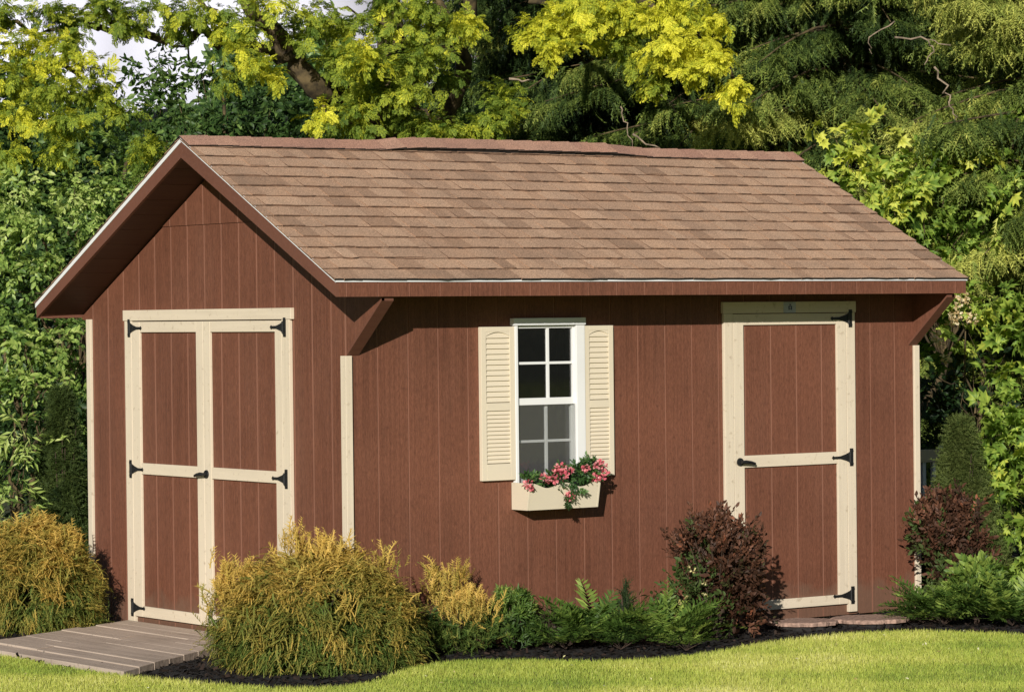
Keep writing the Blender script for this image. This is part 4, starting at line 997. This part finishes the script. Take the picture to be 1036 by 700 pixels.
limb(mb, [P(-50, 110, d), P(0, 85, d-.3), P(60, 70, d-.6), P(110, 90, d-.8)], .04, .01); limb(mb, [P(-45, 60, d), P(10, 30, d-.3), P(60, 30, d-.5)], .03, .01)
mb.build('trunk', MBARK, root, smooth=True)
f = Fol()
cl = [(30, 45, 24.3, 34, 22, .22), (65, 55, 24.2, 26, 20, .25), (15, 80, 24.2, 30, 20, .18), (55, 88, 24.2, 34, 20, .15), (100, 92, 24.3, 30, 18, .1), (20, 115, 24.1, 30, 16, .2), (65, 120, 24.1, 34, 16, .1),
      (120, 110, 24.4, 22, 14, .02), (85, 70, 24.2, 14, 14, .26), (0, 20, 24.6, 40, 22, -.12), (45, 12, 24.6, 30, 14, -.1), (10, 150, 24.0, 30, 16, .1), (60, 150, 24.1, 30, 12, .0), (-30, 70, 24.4, 30, 50, .1), (35, 65, 24.1, 14, 6, .4), (80, 118, 24.0, 16, 6, .35),
      (105, 72, 24.3, 16, 14, .15), (70, 35, 24.6, 20, 12, 0), (145, 150, 23.6, 24, 14, .06), (160, 158, 23.6, 18, 12, .0), (150, 172, 23.7, 16, 10, -.05)]
clumps_to(f, T_LOC, cl, 1500, .115, .46, droop=.3, up=.9, sub=6)
clumps_to(f, T_LOC, [(-60, -40, 25.2, 90, 60, .1), (-60, 150, 25, 60, 70, .05)], 60, .2, .55, sub=8)
f.build('crown', MLOC, root, base)

# --- left hedge trees and dark tree behind
def bushy(name, label, u, d, mat, temps, clumps, per, size, var, trunkr=.045, group=None, cat='tree', height_v=None, **kw):
    root, base = tree_root(name, u, d, label, group, cat); mb = MB(); cs = [P(c[0], c[1], c[2]) for c in clumps]
    top = max(cs, key=lambda c: c[2])
    mid_ = base*.5+top*.5; mid_[2] = top[2]*.45
    limb(mb, [base-[0, 0, .1], mid_, top], trunkr, trunkr*.25, 7)
    for c in cs:
        if np.linalg.norm(c-top) > .05: 
            st = mid_*(1-.35)+base*.35 if c[2] < top[2]*.6 else mid_
            limb(mb, [st, (st+c)/2+[0, 0, .12], c], trunkr*.24, trunkr*.06, 5, .04)
    mb.build('trunk', MBARK, root, smooth=True)
    f = Fol(); clumps_to(f, temps, clumps, per, size, var, **kw); f.build('crown', mat, root, base); return root
bushy('broadleaf_tree', 'mid green broadleaf tree with sunlit top leaves left of the gable peak', 30, 24.2, MHEDGE, T_BROAD,
      [(20, 185, 23.9, 40, 26, .12), (75, 190, 23.9, 42, 24, .08), (30, 225, 23.7, 45, 26, .10), (85, 225, 23.9, 36, 26, -.02), (15, 265, 23.8, 36, 22, .02), (65, 262, 23.9, 34, 20, -.12), (110, 205, 24.1, 30, 22, -.12), (120, 180, 24.2, 26, 20, -.08),
       (-30, 220, 24, 40, 70, 0), (20, 300, 24, 40, 26, -.25), (60, 300, 24.1, 36, 22, -.28), (145, 190, 24.5, 26, 26, -.3), (115, 240, 24.4, 36, 34, -.38), (130, 150, 24.6, 30, 20, -.2)], 800, .135, .54, .05, sub=7, group='broadleaf trees at the left')
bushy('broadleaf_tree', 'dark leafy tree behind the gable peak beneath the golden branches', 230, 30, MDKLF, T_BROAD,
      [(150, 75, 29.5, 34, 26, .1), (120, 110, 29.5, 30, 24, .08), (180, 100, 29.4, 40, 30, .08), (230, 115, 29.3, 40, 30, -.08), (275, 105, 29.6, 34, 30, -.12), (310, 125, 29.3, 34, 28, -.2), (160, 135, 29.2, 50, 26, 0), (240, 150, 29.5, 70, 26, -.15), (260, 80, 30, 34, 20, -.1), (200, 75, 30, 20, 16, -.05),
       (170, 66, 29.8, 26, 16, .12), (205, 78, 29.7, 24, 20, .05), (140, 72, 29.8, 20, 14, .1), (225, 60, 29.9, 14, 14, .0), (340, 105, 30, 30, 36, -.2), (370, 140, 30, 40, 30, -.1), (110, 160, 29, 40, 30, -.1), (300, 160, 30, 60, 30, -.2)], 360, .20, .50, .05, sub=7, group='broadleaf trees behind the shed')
bushy('broadleaf_tree', 'green leafy tree seen through the locust trunks above the ridge', 420, 31, MHEDGE, T_BROAD,
      [(400, 110, 30.5, 50, 30, -.1), (450, 130, 30.3, 50, 30, -.05), (360, 130, 30.5, 40, 30, -.1), (500, 120, 30.5, 36, 30, -.15), (480, 80, 30.8, 20, 16, -.1), (350, 80, 30.8, 40, 24, -.15), (330, 40, 31, 26, 24, -.15), (430, 160, 30, 80, 20, -.1)], 360, .20, .50, .05, sub=7, group='broadleaf trees behind the shed')
clump_x = [(-100, 230, 23.8, 46, 46, 0), (-180, 250, 23.6, 50, 50, -.05), (-260, 240, 23.8, 50, 60, 0), (-110, 330, 23.5, 46, 50, -.1), (-190, 350, 23.4, 50, 50, -.05), (-270, 350, 23.5, 50, 50, -.1),
           (-110, 430, 23.2, 46, 50, -.1), (-190, 450, 23.1, 50, 50, 0), (-270, 450, 23.2, 50, 50, -.1), (-120, 520, 22.8, 50, 36, -.05), (-200, 530, 22.7, 50, 40, 0), (-280, 530, 22.8, 50, 40, -.05), (-60, 500, 22.6, 40, 50, -.1), (-60, 420, 23, 36, 50, -.05)]
bushy('broadleaf_shrub', 'wide green hedge shrub running off the left side behind the golden mop cypress', -170, 23.8, MHEDGE, T_BROAD, clump_x, 190, .2, .5, .05, sub=6, group='shrubs at the left of the shed', cat='shrub')
bushy('broadleaf_shrub', 'wide green hedge shrub running off the right side beyond the lobed leaf vine', 1220, 22.6, MHEDGE, T_BROAD,
      [(1130, 250, 22.8, 50, 50, 0), (1210, 260, 22.6, 50, 50, -.1), (1290, 250, 22.6, 50, 60, 0), (1130, 360, 22.5, 50, 50, -.1), (1210, 370, 22.4, 50, 50, 0), (1290, 360, 22.4, 50, 50, -.05), (1140, 470, 22.1, 50, 50, 0), (1220, 480, 22, 50, 50, -.1), (1300, 480, 22, 50, 50, 0), (1140, 560, 21.6, 50, 40, -.1), (1220, 570, 21.5, 50, 40, 0), (1300, 560, 21.5, 50, 40, -.05)], 190, .2, .5, .05, sub=6, group='shrubs beyond the right side', cat='shrub')
bushy('broadleaf_shrub', 'large leaved shrub with pale sunlit leaves under the left roof corner', 50, 23.2, MHEDGE, T_BROAD,
      [(60, 345, 22.8, 34, 16, .1), (25, 350, 22.9, 34, 20, -.05), (70, 380, 22.7, 22, 14, .1), (25, 385, 22.8, 36, 18, -.02), (5, 330, 23, 30, 22, -.12), (60, 410, 23, 30, 16, -.15), (90, 350, 23.4, 30, 40, -.2), (-20, 370, 23, 30, 50, -.05), (100, 430, 23.6, 40, 50, -.3)], 620, .17, .52, .04, sub=5, group='shrubs at the left of the shed', cat='shrub')
bushy('broadleaf_shrub', 'yellow green shrub in layers above the golden mop cypress at the left edge', 15, 22, MHEDGE, T_NARROW,
      [(15, 430, 21.5, 30, 9, .32), (5, 445, 21.5, 24, 8, .25), (22, 462, 21.5, 20, 10, .1), (12, 490, 21.5, 24, 12, .15), (5, 515, 21.4, 26, 14, .28), (35, 512, 21.4, 16, 10, .15), (30, 448, 21.6, 22, 9, .2), (0, 470, 21.6, 24, 10, .1), (-25, 470, 21.6, 26, 50, .1), (30, 485, 21.7, 18, 18, -.15)], 420, .15, .5, .025, sub=5, group='shrubs at the left of the shed', cat='shrub')

# --- spruces
def spruce(u, d, label, Ht, Lm, tone, seedk, n_per=34, z0=.7, vis=1.0):
    root, base = tree_root('spruce_tree', u, d, label, 'tall drooping spruces behind the shed'); mb = MB(); f = Fol()
    limb(mb, [base-[0, 0, .1], base+[0, 0, Ht*.5], base+[0, 0, Ht]], .17, .02, 8, .01)
    z = z0
    while z < Ht-.3:
        Lz = Lm*(1-z/Ht)**.75; nb = 9 if z < 5.6 else 5
        a0 = rng.uniform(0, 6.28)
        for k in range(nb):
            a = a0+k*2*math.pi/nb+rng.normal(0, .22); zz = z+rng.normal(0, .12); Lb = Lz*rng.uniform(.6, 1.12)
            dr = rng.uniform(.22, .42); h = np.array([math.cos(a), math.sin(a), 0])
            facing = -float(h@_f) # + when toward the viewer
            bp = [base+[0, 0, zz]+h*Lb*t+np.array([0, 0, .12*t-dr*Lb*t*t*1.0+.16*Lb*max(0, t-.7)]) for t in np.linspace(0, 1, 6)]
            mb.tube(bp, list(np.linspace(.015, .004, 6)), 5)
            n_ = int(n_per*Lb*(1 if (z < 5.6 and facing > -.5) else .4)); t = rng.random(n_)**.7
            idx = t*5; i0 = np.minimum(idx.astype(int), 4); fr = (idx-i0)[:, None]; B = np.array(bp); pp = B[i0]*(1-fr)+B[i0+1]*fr
            sd = np.where(rng.random(n_) < .5, -1, 1)[:, None]; side = np.array([-h[1], h[0], 0])[None]*sd
            spread = rng.random((n_, 1))*.30*(1-t[:, None]*.6)
            pp = pp+side*spread+np.array([0, 0, -1])*spread*.35
            dirs = side*.6+h[None]*.75+np.array([0, 0, -.30])+rng.normal(0, .22, (n_, 3))
            tn = tone-.04+.3*(t-.5)+rng.normal(0, .1, n_)+rng.normal(0, .15)
            f.put(T_SPRAY, pp, dirs, rng.normal(0, .25, (n_, 3))+[0, 0, 1], rng.uniform(.2, .34, n_), tn, .08)
            # curtains of hanging twigs below the bough
            m_ = int(n_*.38); t = rng.random(m_); idx = t*5; i0 = np.minimum(idx.astype(int), 4); fr = (idx-i0)[:, None]; pp = B[i0]*(1-fr)+B[i0+1]*fr+rng.normal(0, .07, (m_, 3))
            f.put(T_SPR, pp, rng.normal(0, .2, (m_, 3))+[0, 0, -1], rng.normal(size=(m_, 3)), rng.uniform(.16, .32, m_), tn[:m_]-.12, .08)
        z += .30 if z < 5.6 else .55
    mb.build('trunk', MBARK, root, smooth=True); f.build('crown', MSPR, root, base)
spruce(600, 29.0, 'dark spruce directly behind the ridge under the bright yellow locust', 9, 2.0, .12, 1)
spruce(735, 27.8, 'spruce right of the bright yellow sprays above the end of the ridge', 10, 2.1, .42, 2, 46)
spruce(865, 26.8, 'spruce with pale drooping twigs above the sloping right end of the roof', 10, 2.1, .52, 3, 46)
spruce(985, 28.2, 'shaded spruce between the two lighter ones at the right', 10, 2.1, .36, 4)
spruce(1075, 24.8, 'nearest spruce with golden tipped boughs reaching in at the upper right edge', 9, 1.75, .60, 5, 56, 2.4)
spruce(500, 32.5, 'distant spruce behind the locust trunks', 10, 2.0, .3, 6, 24)
spruce(800, 32, 'far dark spruce closing the gap behind the right end of the ridge', 11, 2.3, .25, 7, 24)

# --- lobed leaf vine / maple on the right
VG = 'lobed leaf climbers at the right'
bushy('maple_tree', 'young maple with yellow green lobed leaves beside the right roof slope', 880, 25.0, MVINE, T_VINE,
      [(840, 130, 24.2, 22, 9, .36), (860, 150, 24.2, 30, 12, .15), (890, 165, 24.2, 30, 12, .22), (925, 160, 24.2, 32, 14, -.05), (870, 190, 24.1, 24, 14, .05), (915, 195, 24.1, 34, 16, -.1), (960, 170, 24.2, 30, 16, -.12), (900, 225, 24.0, 22, 14, -.05), (940, 225, 24.2, 34, 16, -.22), (985, 205, 24.3, 34, 20, -.2),
       (1015, 160, 24.3, 26, 20, -.12), (905, 215, 23.8, 12, 7, .25), (960, 250, 24.2, 40, 16, -.3), (1010, 250, 24.3, 36, 26, -.3), (875, 128, 24.3, 20, 8, .3), (1030, 120, 24.4, 20, 16, -.05), (985, 150, 24.2, 30, 14, .1), (850, 175, 24.3, 22, 12, .05), (1015, 195, 23.9, 26, 16, 0), (930, 190, 23.9, 26, 12, .1), (975, 235, 23.9, 26, 14, -.1), (1020, 235, 23.8, 20, 18, -.05), (895, 190, 23.9, 18, 10, .15)], 480, .19, .66, .045, sub=5, cat='tree')
bushy('climbing_vine', 'bright green lobed leaf vine hanging down the right edge of the picture', 1030, 22.2, MVINE, T_VINE,
      [(1010, 300, 21.9, 40, 14, .12), (960, 292, 22.0, 26, 12, .10), (1020, 335, 21.8, 26, 18, .12), (1022, 375, 21.8, 22, 20, .14), (1010, 415, 21.8, 20, 18, .12), (1022, 450, 21.7, 24, 20, .18), (1015, 490, 21.7, 24, 20, .12), (1025, 530, 21.6, 24, 22, .08), (1020, 575, 21.4, 26, 24, .0),
       (1050, 400, 21.9, 24, 90, .1), (1050, 540, 21.6, 24, 60, .1), (985, 312, 21.9, 22, 10, .15), (1000, 440, 21.8, 10, 10, .1), (975, 345, 22.1, 22, 7, .1), (940, 320, 22.4, 14, 12, -.1), (950, 345, 22.4, 18, 10, -.2)], 560, .18, .50, .014, sub=5, group=None, cat='vine')
vn = bpy.data.objects['climbing_vine']; f = Fol()
for (u, v, r_) in ((950, 343, .035), (957, 363, .028), (968, 318, .04), (976, 306, .04), (974, 300, .03), (962, 325, .03), (984, 322, .03)):
    c = P(u, v, 21.7); n = 26; p, dd = ball(n, c, (r_, r_, r_), .3); f.put(petal, p, dd+rng.normal(0, .5, dd.shape), dd, rng.uniform(.02, .035, n), rng.random(n))
f.build('pale_blossom', leaf_mat('cream_petal', [(0, (.55, .38, .18)), (.6, (.75, .60, .33)), (1, (.82, .72, .5))], .25), vn, tuple(vn.location))
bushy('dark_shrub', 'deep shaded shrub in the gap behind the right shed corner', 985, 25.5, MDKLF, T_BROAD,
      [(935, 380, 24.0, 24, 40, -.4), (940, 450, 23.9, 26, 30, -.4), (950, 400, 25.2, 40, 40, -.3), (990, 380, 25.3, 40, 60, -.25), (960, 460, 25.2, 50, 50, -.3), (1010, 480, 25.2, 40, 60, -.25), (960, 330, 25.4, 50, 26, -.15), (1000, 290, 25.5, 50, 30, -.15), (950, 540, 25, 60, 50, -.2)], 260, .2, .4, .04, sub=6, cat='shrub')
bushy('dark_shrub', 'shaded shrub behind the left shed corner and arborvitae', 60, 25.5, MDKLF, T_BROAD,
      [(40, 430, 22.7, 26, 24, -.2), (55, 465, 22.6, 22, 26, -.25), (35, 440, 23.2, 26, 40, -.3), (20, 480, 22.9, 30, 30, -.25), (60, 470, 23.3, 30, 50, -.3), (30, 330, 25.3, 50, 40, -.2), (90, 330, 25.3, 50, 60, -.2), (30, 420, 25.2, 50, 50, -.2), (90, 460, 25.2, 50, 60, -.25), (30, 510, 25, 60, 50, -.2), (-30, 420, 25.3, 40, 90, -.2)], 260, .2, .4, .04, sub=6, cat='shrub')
# bare twigs in front of the spruces
mbt = [([(905, 38), (938, 42), (944, 52), (935, 66)], .008), ([(962, 46), (938, 40)], .006), ([(945, 68), (957, 92), (960, 104), (968, 116), (964, 136)], .009), ([(905, 22), (880, 40), (882, 55)], .006), ([(690, 100), (712, 108)], .006), ([(642, 82), (672, 98), (688, 115)], .007), ([(640, 136), (668, 150)], .009), ([(515, 80), (540, 82)], .010), ([(628, 108), (632, 125), (640, 150)], .007)]
vn2 = bpy.data.objects['maple_tree']
mb = MB()
for pts, r_ in mbt[:4]:
    mb = MB(); limb(mb, [P(u, v, 24.0) for u, v in pts], r_, r_*.5, 5, .012, 4); mb.build('bare_twig', MBARKL, vn2, smooth=True)
lo2 = bpy.data.objects['locust_tree.001']; mb = MB()
for pts, r_ in mbt[4:]:
    mb = MB(); limb(mb, [P(u, v, 24.6) for u, v in pts], r_, r_*.5, 5, .012, 4); mb.build('bare_twig', MBARKL, lo2, smooth=True)

# --- far wood
f = Fol()
def far(u0, u1, v0, n, d0=36, d1=44, mat=None):
    u = rng.uniform(u0, u1, n); d_ = rng.uniform(d0, d1, n); zt = np.array([P(a, v0+18*math.sin(a*.05)+10*math.sin(a*.13), b_)[2] for a, b_ in zip(u, d_)])
    b_ = np.array([P(a, 300, c_) for a, c_ in zip(u, d_)]); b_[:, 2] = rng.random(n)**.9*zt
    f.put(T_BROAD, b_, rng.normal(size=(n, 3))+[0, 0, -.1], rng.normal(0, .6, (n, 3))+[0, 0, .8], rng.uniform(.2, .38, n), .4+rng.normal(0, .15, n))
far(-500, 60, 60, 14000); far(55, 235, 128, 8000); far(230, 330, 60, 7000); far(330, 520, 95, 11000); far(520, 1200, -40, 36000); far(1200, 1700, 0, 9000)
tag(f.build('far_wood', MDKLF), 'dark mass of woodland far behind the garden trees', 'woodland', kind='stuff')

for o in bpy.data.objects:
    if '_off' in o: del o['_off']
